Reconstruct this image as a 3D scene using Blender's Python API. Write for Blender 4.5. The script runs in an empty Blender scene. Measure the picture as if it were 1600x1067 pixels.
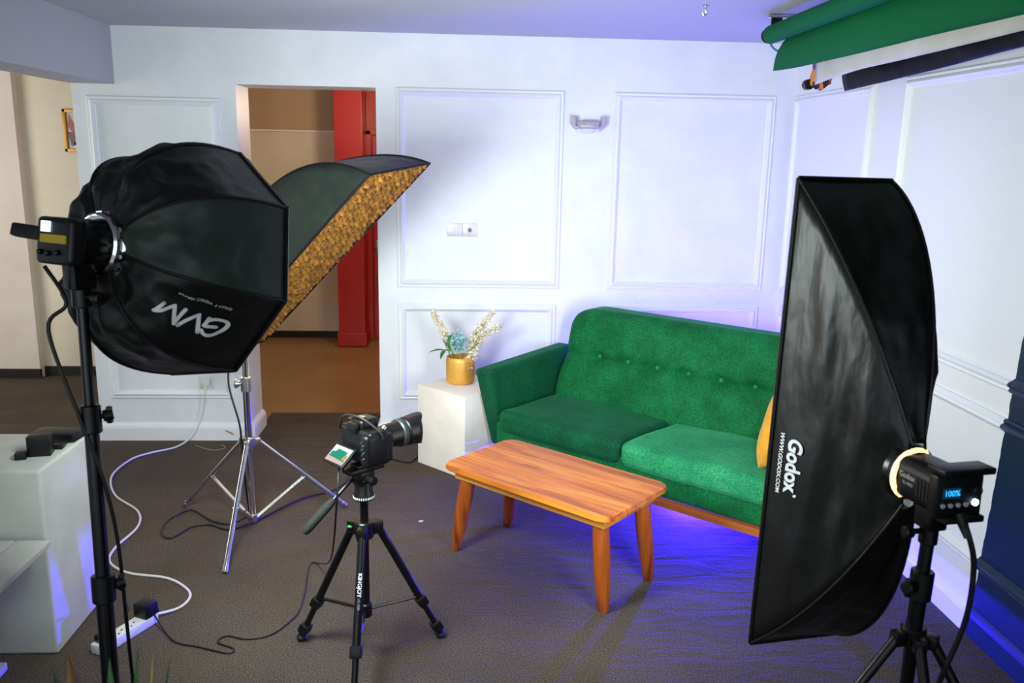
import bpy, bmesh, math, random
from mathutils import Vector, Matrix, noise
random.seed(7)
S = bpy.context.scene
COL = S.collection
PI = math.pi

# ------------------------------------------------------------------ camera
cam = bpy.data.cameras.new('camera'); camo = bpy.data.objects.new('camera', cam); COL.objects.link(camo)
cam.sensor_width = 36.0; cam.lens = 1327.75 * 36 / 1600
yaw, pitch, roll = .0586, .2156, .0195
fw = Vector((math.sin(yaw) * math.cos(pitch), math.cos(yaw) * math.cos(pitch), -math.sin(pitch)))
rt = Vector((math.cos(yaw), -math.sin(yaw), 0)); up = rt.cross(fw)
r2 = rt * math.cos(roll) + up * math.sin(roll); u2 = up * math.cos(roll) - rt * math.sin(roll)
camo.matrix_world = Matrix(((r2.x, u2.x, -fw.x, -.0404), (r2.y, u2.y, -fw.y, -4.9403), (r2.z, u2.z, -fw.z, 1.6969), (0, 0, 0, 1)))
cam.dof.use_dof = True; cam.dof.focus_distance = 3.5; cam.dof.aperture_fstop = 5.6
cam.clip_start = .05
S.camera = camo

# ------------------------------------------------------------------ world, lights, exposure
S.view_settings.view_transform = 'Standard'; S.view_settings.look = 'None'
S.view_settings.gamma = 1; S.view_settings.use_curve_mapping = False
S.view_settings.exposure = 0.36
w = bpy.data.worlds.new('world'); S.world = w; w.use_nodes = True
w.node_tree.nodes['Background'].inputs['Color'].default_value = (.80, .92, 1.0, 1)
w.node_tree.nodes['Background'].inputs['Strength'].default_value = .34

def area(name, loc, target, sx, sy, power, color, spread=180):
    l = bpy.data.lights.new(name, 'AREA'); l.shape = 'RECTANGLE'; l.size = sx; l.size_y = sy
    l.energy = power; l.color = color; l.spread = math.radians(spread)
    o = bpy.data.objects.new(name, l); COL.objects.link(o); o.location = loc
    o.rotation_euler = (Vector(target) - Vector(loc)).to_track_quat('-Z', 'Y').to_euler()
    return o
def point(name, loc, power, color, rad=.05):
    l = bpy.data.lights.new(name, 'POINT'); l.energy = power; l.color = color; l.shadow_soft_size = rad
    o = bpy.data.objects.new(name, l); COL.objects.link(o); o.location = loc; return o

OC, ON = Vector((-.709, -2.707, 1.404)), None          # octagon softbox: rim centre
GC = Vector((.848, -2.948, 1.057))                      # tall black softbox: rim centre
def frame(b, e, r):
    N = Vector((math.sin(b) * math.cos(e), math.cos(b) * math.cos(e), math.sin(e)))
    W = N.cross(Vector((0, 0, 1))).normalized(); L = W.cross(N)
    return N, W * math.cos(r) + L * math.sin(r), L * math.cos(r) - W * math.sin(r)
ON, OW, OL = frame(.573, -.258, .177)
GN, GW, GL = frame(-.187, .007, -.013)
area('octagon_softbox_light', OC + ON * .012, OC + ON, .46, .46, 38, (.88, 1.0, .97))
area('tall_softbox_light', GC + GN * .012, GC + GN, .22, 1.14, 10, (.93, .95, 1.0), 120)
point('blue_lamp_behind_sofa', (1.50, -.24, .16), 70, (.07, .03, 1.0), .05)
point('blue_glow_under_sofa', (1.127, -.99, .105), 320, (.025, .01, 1.0), .012)
area('window_daylight', (-1.2, -5.9, 1.7), (.2, 0, .9), 2.6, 1.6, 15, (.88, .96, 1.0))
point('corridor_lamp', (-.55, 1.55, 2.0), 24, (1.0, .76, .52), .12)
area('side_window_daylight', (-4.4, -.6, 1.5), (-2.9, 1.5, 1.1), 1.2, 1.4, 26, (1.0, .93, .80))

# ------------------------------------------------------------------ materials
def lin(h):
    h = h.lstrip('#'); c = [int(h[i:i + 2], 16) / 255 for i in (0, 2, 4)]
    return tuple(x / 12.92 if x <= .04045 else ((x + .055) / 1.055) ** 2.4 for x in c) + (1,)
def setin(b, k, v):
    if k in b.inputs: b.inputs[k].default_value = v
def mat(name, col, rough=.5, metal=0, spec=.5, var=None, scale=8, detail=4, bump=0, bscale=60, sheen=0, stretch=None, emit=None, estr=0, coat=0, trans=0, sheen_tint=None, vlo=.35, vhi=.65):
    m = bpy.data.materials.new(name); m.use_nodes = True; nt = m.node_tree; b = nt.nodes['Principled BSDF']
    c = lin(col) if isinstance(col, str) else tuple(col) + (1,)
    setin(b, 'Base Color', c); setin(b, 'Roughness', rough); setin(b, 'Metallic', metal); setin(b, 'Specular IOR Level', spec)
    if sheen: setin(b, 'Sheen Weight', sheen); setin(b, 'Sheen Roughness', .4)
    if sheen_tint: setin(b, 'Sheen Tint', lin(sheen_tint))
    if coat: setin(b, 'Coat Weight', coat); setin(b, 'Coat Roughness', .15)
    if trans: setin(b, 'Transmission Weight', trans)
    if emit: setin(b, 'Emission Color', lin(emit)); setin(b, 'Emission Strength', estr)
    tc = nt.nodes.new('ShaderNodeTexCoord'); mp = nt.nodes.new('ShaderNodeMapping'); nt.links.new(tc.outputs['Object'], mp.inputs[0])
    if stretch: mp.inputs['Scale'].default_value = stretch
    if var:
        n = nt.nodes.new('ShaderNodeTexNoise'); n.inputs['Scale'].default_value = scale; n.inputs['Detail'].default_value = detail
        nt.links.new(mp.outputs[0], n.inputs['Vector'])
        r = nt.nodes.new('ShaderNodeValToRGB'); r.color_ramp.elements[0].position = vlo; r.color_ramp.elements[1].position = vhi
        r.color_ramp.elements[0].color = c; r.color_ramp.elements[1].color = lin(var)
        nt.links.new(n.outputs['Fac'], r.inputs[0]); nt.links.new(r.outputs[0], b.inputs['Base Color'])
    if bump:
        n2 = nt.nodes.new('ShaderNodeTexNoise'); n2.inputs['Scale'].default_value = bscale; n2.inputs['Detail'].default_value = 3
        nt.links.new(mp.outputs[0], n2.inputs['Vector'])
        bp = nt.nodes.new('ShaderNodeBump'); bp.inputs['Strength'].default_value = bump; bp.inputs['Distance'].default_value = .01
        nt.links.new(n2.outputs['Fac'], bp.inputs['Height']); nt.links.new(bp.outputs[0], b.inputs['Normal'])
    return m
M = {}
M['white_wall'] = mat('white_wall_paint', '#e9eaec', .42, bump=.12, bscale=22, var='#e2e4e8', scale=5)
M['trim_white'] = mat('white_trim_paint', '#eaebee', .4, bump=.05, bscale=40)
M['ceiling'] = mat('ceiling_paint', '#b4b4bc', .8, bump=.08, bscale=30)
M['cream'] = mat('cream_wall_paint', '#ded6c4', .6, var='#d6cdb9', scale=2.5, bump=.05, bscale=20)
M['pink_cream'] = mat('pale_pilaster_paint', '#dcd2ca', .6, var='#d3c6bc', scale=3)
M['upper_tan'] = mat('upper_wall_tan', '#b99b7c', .6, bump=.04)  # upper corridor wall, darker and browner than the cream below
M['red'] = mat('red_gloss_paint', '#b11d12', .35, bump=.05, bscale=25, var='#a51a10', scale=4)
M['dark_skirt'] = mat('dark_skirting', '#171413', .5)
M['black_plastic'] = mat('black_plastic', '#0b0b0c', .38, spec=.38, bump=.04, bscale=200)
M['black_rubber'] = mat('black_rubber', '#0b0b0c', .6)
M['black_metal'] = mat('black_metal', '#0f0f11', .28, metal=.3, spec=.6)
M['black_cloth'] = mat('black_satin_cloth', '#0d0d0d', .42, spec=.45, bump=.7, bscale=13, stretch=(1, 1, .45))
M['octa_cloth'] = mat('black_softbox_cloth', '#0d0e0d', .5, spec=.4, bump=.45, bscale=11)
M['lit_panel_cloth'] = mat('lit_panel_softbox_cloth', '#2b332e', .55, spec=.35, bump=.5, bscale=12, var='#38413b', scale=9)  # softbox cloth lightened: the lit panel's brightness is put into its colour
M['chrome'] = mat('chrome', '#d8d8da', .12, metal=1)
M['steel'] = mat('brushed_steel', '#b5b6b8', .3, metal=1)
M['gold_grid'] = mat('gold_grid_cloth', '#b98030', .5, metal=.35, var='#6f4a18', scale=34)
M['white_plastic'] = mat('white_plastic', '#dedbd6', .35)
M['white_board'] = mat('white_painted_board', '#cfcfc6', .55, var='#c3c3ba', scale=6, bump=.05, bscale=25)
M['plinth'] = mat('white_plinth_paint', '#efeae6', .6, var='#e6dfd8', scale=7, detail=6, bump=.05, bscale=40)
M['grey_plate'] = mat('grey_switch_plate', '#c3c1c6', .4, metal=.2)
M['gold_pot'] = mat('hammered_gold', '#e0ab50', .45, metal=.35, bump=.12, bscale=18, var='#cf9638', scale=10)
M['leaf'] = mat('green_leaf', '#2f5a2a', .5, var='#48793a', scale=30)
M['leaf_light'] = mat('yellow_green_leaf', '#a3a83a', .5, var='#bdb94e', scale=30)
M['petal'] = mat('cream_petals', '#fffaf0', .6, var='#f3e9cc', scale=60)
M['blue_petal'] = mat('pale_blue_petals', '#bfe3e2', .6, var='#93cdd0', scale=60)
M['brown_leaf'] = mat('dry_brown_leaf', '#a8743f', .6, var='#7f5a2c', scale=30)
M['cushion'] = mat('mustard_velvet', '#d99a22', .75, sheen=.3, var='#c98a1a', scale=24, bump=.1, bscale=120)
M['green_paper'] = mat('green_backdrop', '#005c33', .75, spec=.15, bump=.05, bscale=12)
M['white_paper'] = mat('white_backdrop_paper', '#cfcdc6', .7, var='#c2bfb4', scale=4, bump=.15, bscale=9)
M['black_vinyl'] = mat('black_vinyl_backdrop', '#040406', .5, spec=.12, bump=.5, bscale=9, var='#121118', scale=14)
M['teal'] = mat('teal_cord', '#1f7f8c', .6)
M['wire_white'] = mat('white_cable', '#d8d2ce', .45)
M['wire_black'] = mat('black_cable', '#0b0b0d', .5)
M['frame_gold'] = mat('gold_picture_frame', '#b8862f', .4, metal=.3)
M['screen_light'] = mat('lit_screen', '#bfe6ff', .3, emit='#cfe6ff', estr=4)
M['lcd'] = mat('dark_lcd', '#06202e', .2, emit='#0b5a85', estr=.2)
M['lcd_digit'] = mat('lcd_digits', '#2fa8e8', .3, emit='#2fa8ee', estr=1.1)
M['yellow_label'] = mat('yellow_label', '#c8a91c', .5)
M['print_white'] = mat('white_print', '#f7f8f8', .35)
M['grey_print'] = mat('grey_print', '#a3a6a8', .6)
M['leak'] = mat('lamp_glow_gap', '#e9fbff', .3, emit='#d8f6ff', estr=6.0)
M['leak_warm'] = mat('warm_lamp_glow_gap', '#fff0dc', .3, emit='#ffd59a', estr=1.1)
M['diffuser'] = mat('lit_diffuser_cloth', '#f4f6f6', .7, emit='#eef8f6', estr=2.0)
M['diffuser_warm'] = mat('warm_lit_diffuser_cloth', '#e8c890', .7, emit='#ffb65a', estr=.55)
M['orange'] = mat('orange_scrap', '#d0781e', .6)
M['thread'] = mat('pale_thread', '#a39a90', .8)

def m_navywall():
    m = mat('white_and_navy_wall_paint', '#e9eaec', .42, bump=.12, bscale=22); nt = m.node_tree; b = nt.nodes['Principled BSDF']
    g = nt.nodes.new('ShaderNodeNewGeometry'); sp = nt.nodes.new('ShaderNodeSeparateXYZ'); nt.links.new(g.outputs['Position'], sp.inputs[0])
    n = nt.nodes.new('ShaderNodeTexNoise'); n.inputs['Scale'].default_value = 14; nt.links.new(g.outputs['Position'], n.inputs['Vector'])
    a = nt.nodes.new('ShaderNodeMath'); a.operation = 'MULTIPLY_ADD'; a.inputs[1].default_value = .02; nt.links.new(n.outputs['Fac'], a.inputs[0]); nt.links.new(sp.outputs['Y'], a.inputs[2])
    c = nt.nodes.new('ShaderNodeMath'); c.operation = 'LESS_THAN'; c.inputs[1].default_value = -2.162; a2 = nt.nodes.new('ShaderNodeMath'); a2.operation = 'MULTIPLY_ADD'; a2.inputs[1].default_value = .06; nt.links.new(sp.outputs['Z'], a2.inputs[0]); nt.links.new(a.outputs[0], a2.inputs[2]); nt.links.new(a2.outputs[0], c.inputs[0])
    mx = nt.nodes.new('ShaderNodeMix'); mx.data_type = 'RGBA'; mx.inputs['A'].default_value = lin('#e9eaec'); mx.inputs['B'].default_value = lin('#0a2440')
    nt.links.new(c.outputs[0], mx.inputs['Factor']); nt.links.new(mx.outputs['Result'], b.inputs['Base Color'])
    return m
M['navy_wall'] = m_navywall()

def m_carpet():
    m = mat('grey_brown_carpet', '#5b5450', .95, spec=.1); nt = m.node_tree; b = nt.nodes['Principled BSDF']; L = nt.links
    tc = nt.nodes.new('ShaderNodeTexCoord')
    n = nt.nodes.new('ShaderNodeTexNoise'); n.inputs['Scale'].default_value = 200; n.inputs['Detail'].default_value = 4; L.new(tc.outputs['Object'], n.inputs['Vector'])
    r = nt.nodes.new('ShaderNodeValToRGB'); r.color_ramp.elements[0].position = .3; r.color_ramp.elements[1].position = .72
    r.color_ramp.elements[0].color = lin('#2d2723'); r.color_ramp.elements[1].color = lin('#74685d'); L.new(n.outputs['Fac'], r.inputs[0])
    n2 = nt.nodes.new('ShaderNodeTexNoise'); n2.inputs['Scale'].default_value = 2.2; n2.inputs['Detail'].default_value = 5; L.new(tc.outputs['Object'], n2.inputs['Vector'])
    r3 = nt.nodes.new('ShaderNodeValToRGB'); r3.color_ramp.elements[0].position = .3; r3.color_ramp.elements[1].position = .7
    r3.color_ramp.elements[0].color = (.72, .72, .72, 1); r3.color_ramp.elements[1].color = (1, 1, 1, 1); L.new(n2.outputs['Fac'], r3.inputs[0])
    mx = nt.nodes.new('ShaderNodeMix'); mx.data_type = 'RGBA'; mx.blend_type = 'MULTIPLY'; mx.inputs['Factor'].default_value = 1
    L.new(r.outputs[0], mx.inputs['A']); L.new(r3.outputs[0], mx.inputs['B']); L.new(mx.outputs['Result'], b.inputs['Base Color'])
    mp = nt.nodes.new('ShaderNodeMapping'); mp.inputs['Rotation'].default_value = (0, 0, .5); mp.inputs['Scale'].default_value = (3, 9, 1); L.new(tc.outputs['Object'], mp.inputs[0])
    n4 = nt.nodes.new('ShaderNodeTexNoise'); n4.inputs['Scale'].default_value = 1.1; n4.inputs['Detail'].default_value = 4; n4.inputs['Distortion'].default_value = 1.2; L.new(mp.outputs[0], n4.inputs['Vector'])
    b1 = nt.nodes.new('ShaderNodeBump'); b1.inputs['Strength'].default_value = .55; b1.inputs['Distance'].default_value = .02; L.new(n4.outputs['Fac'], b1.inputs['Height'])
    b2 = nt.nodes.new('ShaderNodeBump'); b2.inputs['Strength'].default_value = .2; b2.inputs['Distance'].default_value = .004; L.new(n.outputs['Fac'], b2.inputs['Height']); L.new(b1.outputs[0], b2.inputs['Normal'])
    L.new(b2.outputs[0], b.inputs['Normal'])
    return m
M['carpet'] = m_carpet()

def m_vinyl():
    m = mat('brown_vinyl_floor', '#8a6238', .35); nt = m.node_tree; b = nt.nodes['Principled BSDF']; L = nt.links
    tc = nt.nodes.new('ShaderNodeTexCoord')
    br = nt.nodes.new('ShaderNodeTexBrick'); br.offset = 0; br.inputs['Scale'].default_value = 1
    br.inputs['Brick Width'].default_value = .3; br.inputs['Row Height'].default_value = .3; br.inputs['Mortar Size'].default_value = .002
    br.inputs['Color1'].default_value = lin('#95703f'); br.inputs['Color2'].default_value = lin('#8a6539'); br.inputs['Mortar'].default_value = lin('#6f4f2b')
    L.new(tc.outputs['Object'], br.inputs['Vector'])
    mp = nt.nodes.new('ShaderNodeMapping'); mp.inputs['Rotation'].default_value = (0, 0, .9); mp.inputs['Scale'].default_value = (1.2, 14, 1); L.new(tc.outputs['Object'], mp.inputs[0])
    n = nt.nodes.new('ShaderNodeTexNoise'); n.inputs['Scale'].default_value = 3; n.inputs['Detail'].default_value = 2; L.new(mp.outputs[0], n.inputs['Vector'])
    r = nt.nodes.new('ShaderNodeValToRGB'); r.color_ramp.elements[0].position = .70; r.color_ramp.elements[1].position = .76
    r.color_ramp.elements[0].color = (1, 1, 1, 1); r.color_ramp.elements[1].color = (.35, .3, .26, 1); L.new(n.outputs['Fac'], r.inputs[0])
    mx = nt.nodes.new('ShaderNodeMix'); mx.data_type = 'RGBA'; mx.blend_type = 'MULTIPLY'; mx.inputs['Factor'].default_value = 1
    L.new(br.outputs['Color'], mx.inputs['A']); L.new(r.outputs[0], mx.inputs['B']); L.new(mx.outputs['Result'], b.inputs['Base Color'])
    return m
M['vinyl'] = m_vinyl()

def m_wood(name, dark, light, streak, axis=(1.0, 11, 11), rough=.32):
    m = mat(name, light, rough, coat=.06); nt = m.node_tree; b = nt.nodes['Principled BSDF']; L = nt.links
    tc = nt.nodes.new('ShaderNodeTexCoord'); mp = nt.nodes.new('ShaderNodeMapping'); mp.inputs['Scale'].default_value = axis; L.new(tc.outputs['Object'], mp.inputs[0])
    n = nt.nodes.new('ShaderNodeTexNoise'); n.inputs['Scale'].default_value = 1.6; n.inputs['Detail'].default_value = 6; n.inputs['Distortion'].default_value = .7; L.new(mp.outputs[0], n.inputs['Vector'])
    r = nt.nodes.new('ShaderNodeValToRGB'); e = r.color_ramp.elements
    e[0].position = .34; e[0].color = lin(streak); e[1].position = .66; e[1].color = lin(light)
    k = e.new(.45); k.color = lin(dark); L.new(n.outputs['Fac'], r.inputs[0]); L.new(r.outputs[0], b.inputs['Base Color'])
    n2 = nt.nodes.new('ShaderNodeTexNoise'); n2.inputs['Scale'].default_value = 9; L.new(mp.outputs[0], n2.inputs['Vector'])
    bp = nt.nodes.new('ShaderNodeBump'); bp.inputs['Strength'].default_value = .05; L.new(n2.outputs['Fac'], bp.inputs['Height']); L.new(bp.outputs[0], b.inputs['Normal'])
    return m
M['wood_top'] = m_wood('orange_brown_wood', '#bd6418', '#db892d', '#934b15', rough=.42, axis=(1.3, 14, 14))
M['wood_apron'] = m_wood('golden_raw_wood', '#b9782a', '#cf9140', '#8d5a20')
M['wood_leg'] = m_wood('varnished_leg_wood', '#8e4414', '#a9591d', '#5c2a0e', axis=(12, 12, 1.2))
M['wood_rail'] = m_wood('sofa_rail_wood', '#9a5320', '#b56a2c', '#74390f')

def m_velvet(name, lo, hi, nap):
    m = mat(name, lo, .8, spec=.2); nt = m.node_tree; b = nt.nodes['Principled BSDF']; L = nt.links
    setin(b, 'Sheen Weight', .22); setin(b, 'Sheen Roughness', .35); setin(b, 'Sheen Tint', lin('#5fd69a'))
    tc = nt.nodes.new('ShaderNodeTexCoord')
    n = nt.nodes.new('ShaderNodeTexNoise'); n.inputs['Scale'].default_value = nap; n.inputs['Detail'].default_value = 8; n.inputs['Roughness'].default_value = .65; L.new(tc.outputs['Object'], n.inputs['Vector'])
    r = nt.nodes.new('ShaderNodeValToRGB'); r.color_ramp.elements[0].position = .36; r.color_ramp.elements[1].position = .68
    r.color_ramp.elements[0].color = lin(lo); r.color_ramp.elements[1].color = lin(hi); L.new(n.outputs['Fac'], r.inputs[0])
    n3 = nt.nodes.new('ShaderNodeTexNoise'); n3.inputs['Scale'].default_value = 150; n3.inputs['Detail'].default_value = 2; L.new(tc.outputs['Object'], n3.inputs['Vector'])
    r3 = nt.nodes.new('ShaderNodeValToRGB'); r3.color_ramp.elements[0].position = .3; r3.color_ramp.elements[1].position = .7
    r3.color_ramp.elements[0].color = (.45, .5, .45, 1); r3.color_ramp.elements[1].color = (1.25, 1.2, 1.2, 1); L.new(n3.outputs['Fac'], r3.inputs[0])
    mx = nt.nodes.new('ShaderNodeMix'); mx.data_type = 'RGBA'; mx.blend_type = 'MULTIPLY'; mx.inputs['Factor'].default_value = 1
    L.new(r.outputs[0], mx.inputs['A']); L.new(r3.outputs[0], mx.inputs['B']); L.new(mx.outputs['Result'], b.inputs['Base Color'])
    bp = nt.nodes.new('ShaderNodeBump'); bp.inputs['Strength'].default_value = .35; bp.inputs['Distance'].default_value = .002; L.new(n3.outputs['Fac'], bp.inputs['Height']); L.new(bp.outputs[0], b.inputs['Normal'])
    return m
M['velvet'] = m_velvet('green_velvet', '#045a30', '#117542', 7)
M['velvet_dark_pile'] = m_velvet('green_velvet_dark_pile', '#034a30', '#07603e', 6)  # same sofa velvet darkened, shading of the pile put into the colour
M['velvet_light_pile'] = m_velvet('brushed_green_velvet_sheen', '#157a4e', '#349d6c', 3.5)  # same sofa velvet lightened, sheen of the brushed pile put into the colour
setin(M['velvet_light_pile'].node_tree.nodes['Principled BSDF'], 'Sheen Weight', .5)

def m_print():
    m = mat('orange_black_print_cloth', '#c8641c', .7); nt = m.node_tree; b = nt.nodes['Principled BSDF']
    tc = nt.nodes.new('ShaderNodeTexCoord'); v = nt.nodes.new('ShaderNodeTexVoronoi'); v.inputs['Scale'].default_value = 26; nt.links.new(tc.outputs['Object'], v.inputs['Vector'])
    r = nt.nodes.new('ShaderNodeValToRGB'); r.color_ramp.interpolation = 'CONSTANT'; e = r.color_ramp.elements
    e[0].position = 0; e[0].color = lin('#d8761e'); e[1].position = .35; e[1].color = lin('#101010')
    k = e.new(.55); k.color = lin('#b5311b'); k = e.new(.75); k.color = lin('#e08a2a'); k = e.new(.9); k.color = lin('#2a5f96')
    s = nt.nodes.new('ShaderNodeSeparateColor'); nt.links.new(v.outputs['Color'], s.inputs[0]); nt.links.new(s.outputs[0], r.inputs[0]); nt.links.new(r.outputs[0], b.inputs['Base Color'])
    return m
M['print_cloth'] = m_print()

# ------------------------------------------------------------------ helpers
V = Vector
MATS = {}
def thing(name, label, cat, loc=(0, 0, 0), rotz=0, group=None):
    o = bpy.data.objects.new(name, None); COL.objects.link(o); o.empty_display_size = .05
    o.location = loc; o.rotation_euler = (0, 0, rotz); o['label'] = label; o['category'] = cat
    if group: o['group'] = group
    MATS[o.name] = Matrix.Translation(V(loc)) @ Matrix.Rotation(rotz, 4, 'Z')
    return o
def tag(o, label, cat, group=None):
    o['label'] = label; o['category'] = cat
    if group: o['group'] = group
    return o
def obj(name, bm, m, parent=None, smooth=True, world=True, origin=None, label=None):
    """Link a bmesh as one object. Vertices are in world space unless world is False."""
    if parent is not None:
        Mx = MATS[parent.name]
        if world: bm.transform(Mx.inverted())
    else:
        vs = [v.co for v in bm.verts]
        if origin is None:
            lo = V((min(v.x for v in vs), min(v.y for v in vs), min(v.z for v in vs))); hi = V((max(v.x for v in vs), max(v.y for v in vs), max(v.z for v in vs)))
            origin = V(((lo.x + hi.x) / 2, (lo.y + hi.y) / 2, lo.z))
        Mx = Matrix.Translation(V(origin)); bm.transform(Mx.inverted())
    bmesh.ops.recalc_face_normals(bm, faces=bm.faces)
    me = bpy.data.meshes.new(name); bm.to_mesh(me); bm.free()
    me.materials.append(m)
    o = bpy.data.objects.new(name, me); COL.objects.link(o)
    if parent is not None: o.parent = parent
    else: o.location = origin
    MATS[o.name] = Mx
    if smooth:
        for p in me.polygons: p.use_smooth = True
        me.set_sharp_from_angle(angle=math.radians(38))
    if label: o['label'] = label
    return o
def struct(name, bm, m, parent=None, smooth=False):
    o = obj(name, bm, m, parent, smooth)
    if parent is None: o['kind'] = 'structure'
    return o
def B(): return bmesh.new()
def xf(vs, Mx, bm): bmesh.ops.transform(bm, matrix=Mx, verts=vs)
def box(bm, c, s, R=None, bev=0, seg=2):
    t = bmesh.new(); bmesh.ops.create_cube(t, size=1); bmesh.ops.scale(t, vec=V(s), verts=t.verts)
    if bev: bmesh.ops.bevel(t, geom=list(t.edges), offset=bev, segments=seg, affect='EDGES', profile=.6)
    Mx = Matrix.Translation(V(c)) @ (R.to_4x4() if R is not None else Matrix.Identity(4)); t.transform(Mx); merge(bm, t); return bm
def merge(bm, t):
    me = bpy.data.meshes.new('tmp'); t.to_mesh(me); t.free(); bm.from_mesh(me); bpy.data.meshes.remove(me)
def axes(d):
    d = V(d).normalized(); a = V((0, 0, 1)) if abs(d.z) < .95 else V((1, 0, 0)); x = a.cross(d).normalized(); return x, d.cross(x), d
def rot(x, y, z): return Matrix((x, y, z)).transposed()
def cyl(bm, a, b, r1, r2=None, n=20, cap=True, bev=0):
    r2 = r1 if r2 is None else r2; a, b = V(a), V(b); x, y, d = axes(b - a); L = (b - a).length
    if bev: prof = [(0, 0), (r1 - bev, 0), (r1, bev), (r2, L - bev), (r2 - bev, L), (0, L)]
    else: prof = [(0, 0), (r1, 0), (r2, L), (0, L)] if cap else [(r1, 0), (r2, L)]
    return lathe(bm, prof, a, d, n)
def lathe(bm, prof, o, d, n=32):
    x, y, d = axes(d); o = V(o); rings = []
    for r, h in prof:
        if r < 1e-6: rings.append([bm.verts.new(o + d * h)])
        else: rings.append([bm.verts.new(o + d * h + (x * math.cos(2 * PI * i / n) + y * math.sin(2 * PI * i / n)) * r) for i in range(n)])
    for A, Bq in zip(rings, rings[1:]):
        for i in range(n):
            j = (i + 1) % n
            if len(A) == 1 and len(Bq) == 1: continue
            if len(A) == 1: bm.faces.new((A[0], Bq[i], Bq[j]))
            elif len(Bq) == 1: bm.faces.new((A[i], A[j], Bq[0]))
            else: bm.faces.new((A[i], A[j], Bq[j], Bq[i]))
    return bm
def smooth_path(pts, n=6):
    pts = [V(p) for p in pts]; out = []
    for i in range(len(pts) - 1):
        p0 = pts[max(i - 1, 0)]; p1 = pts[i]; p2 = pts[i + 1]; p3 = pts[min(i + 2, len(pts) - 1)]
        for k in range(n):
            t = k / n; out.append(.5 * ((2 * p1) + (p2 - p0) * t + (2 * p0 - 5 * p1 + 4 * p2 - p3) * t * t + (3 * p1 - p0 - 3 * p2 + p3) * t ** 3))
    out.append(pts[-1]); return out
def tube(bm, pts, r, n=8, sm=6):
    P = smooth_path(pts, sm) if sm else [V(p) for p in pts]; rings = []; prev = None
    for i, p in enumerate(P):
        d = (P[min(i + 1, len(P) - 1)] - P[max(i - 1, 0)]).normalized()
        if prev is None: x, y, _ = axes(d)
        else:
            x = (prev - d * prev.dot(d)).normalized(); y = d.cross(x)
        prev = x; rr = r(i / (len(P) - 1)) if callable(r) else r
        rings.append([bm.verts.new(p + (x * math.cos(2 * PI * k / n) + y * math.sin(2 * PI * k / n)) * rr) for k in range(n)])
    for A, Bq in zip(rings, rings[1:]):
        for k in range(n): bm.faces.new((A[k], A[(k + 1) % n], Bq[(k + 1) % n], Bq[k]))
    bm.faces.new(rings[0][::-1]); bm.faces.new(rings[-1]); return bm
def ball(bm, c, r, seg=12, sc=(1, 1, 1), R=None):
    t = bmesh.new(); bmesh.ops.create_uvsphere(t, u_segments=seg, v_segments=max(6, seg // 2), radius=r); bmesh.ops.scale(t, vec=V(sc), verts=t.verts)
    t.transform(Matrix.Translation(V(c)) @ (R.to_4x4() if R is not None else Matrix.Identity(4))); merge(bm, t); return bm
def prism(bm, poly, z0, z1, Mx=None):
    a = [bm.verts.new((x, y, z0)) for x, y in poly]; b = [bm.verts.new((x, y, z1)) for x, y in poly]; n = len(poly)
    bm.faces.new(a[::-1]); bm.faces.new(b)
    for i in range(n): bm.faces.new((a[i], a[(i + 1) % n], b[(i + 1) % n], b[i]))
    if Mx is not None: bmesh.ops.transform(bm, matrix=Mx, verts=a + b)
    return bm
def rrect(w, h, r, n=6):
    out = []
    for cx, cy, a0 in ((w / 2 - r, h / 2 - r, 0), (-w / 2 + r, h / 2 - r, 90), (-w / 2 + r, -h / 2 + r, 180), (w / 2 - r, -h / 2 + r, 270)):
        for k in range(n + 1):
            a = math.radians(a0 + 90 * k / n); out.append((cx + r * math.cos(a), cy + r * math.sin(a)))
    return out
def soft(bm, c, s, r, cuts=16, fn=None):
    """Padded block: a finely divided box with round edges, then shaped by fn(local) -> local."""
    t = bmesh.new(); bmesh.ops.create_cube(t, size=1); bmesh.ops.subdivide_edges(t, edges=list(t.edges), cuts=cuts, use_grid_fill=True)
    h = V(s) / 2
    for v in t.verts:
        p = V([math.copysign(abs(2 * q) ** .8, q) * hh for q, hh in zip(v.co, h)]); inn = V([max(-hh + r, min(hh - r, q)) for q, hh in zip(p, h)]); d = p - inn
        if d.length > 1e-9: p = inn + d.normalized() * min(r, d.length * 1.0 if max(abs(d.x), abs(d.y), abs(d.z)) < r * .999 else r)
        v.co = (fn(p) if fn else p)
    t.transform(Matrix.Translation(V(c))); merge(bm, t); return bm
def text_faces(s, size, spacing=1.0, shear=0, bold=0):
    cu = bpy.data.curves.new('txt', 'FONT'); cu.body = s; cu.size = size; cu.align_x = 'CENTER'; cu.align_y = 'CENTER'; cu.space_character = spacing; cu.shear = shear; cu.offset = bold
    o = bpy.data.objects.new('txt', cu); COL.objects.link(o); dg = bpy.context.evaluated_depsgraph_get()
    me = bpy.data.meshes.new_from_object(o.evaluated_get(dg)); bpy.data.objects.remove(o); bpy.data.curves.remove(cu)
    t = bmesh.new(); t.from_mesh(me); bpy.data.meshes.remove(me); return t
def text_bm(s, size, fn, **k):
    t = text_faces(s, size, **k); bmesh.ops.triangulate(t, faces=t.faces)
    bmesh.ops.subdivide_edges(t, edges=[e for e in t.edges if e.calc_length() > size * .25], cuts=2)
    for v in t.verts: v.co = fn(v.co.x, v.co.y)
    return t
def decal(bm_text, name, m, parent):
    """Ink on a surface: keep the winding, no normal recalculation needed."""
    return obj(name, bm_text, m, parent, smooth=False)

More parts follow.
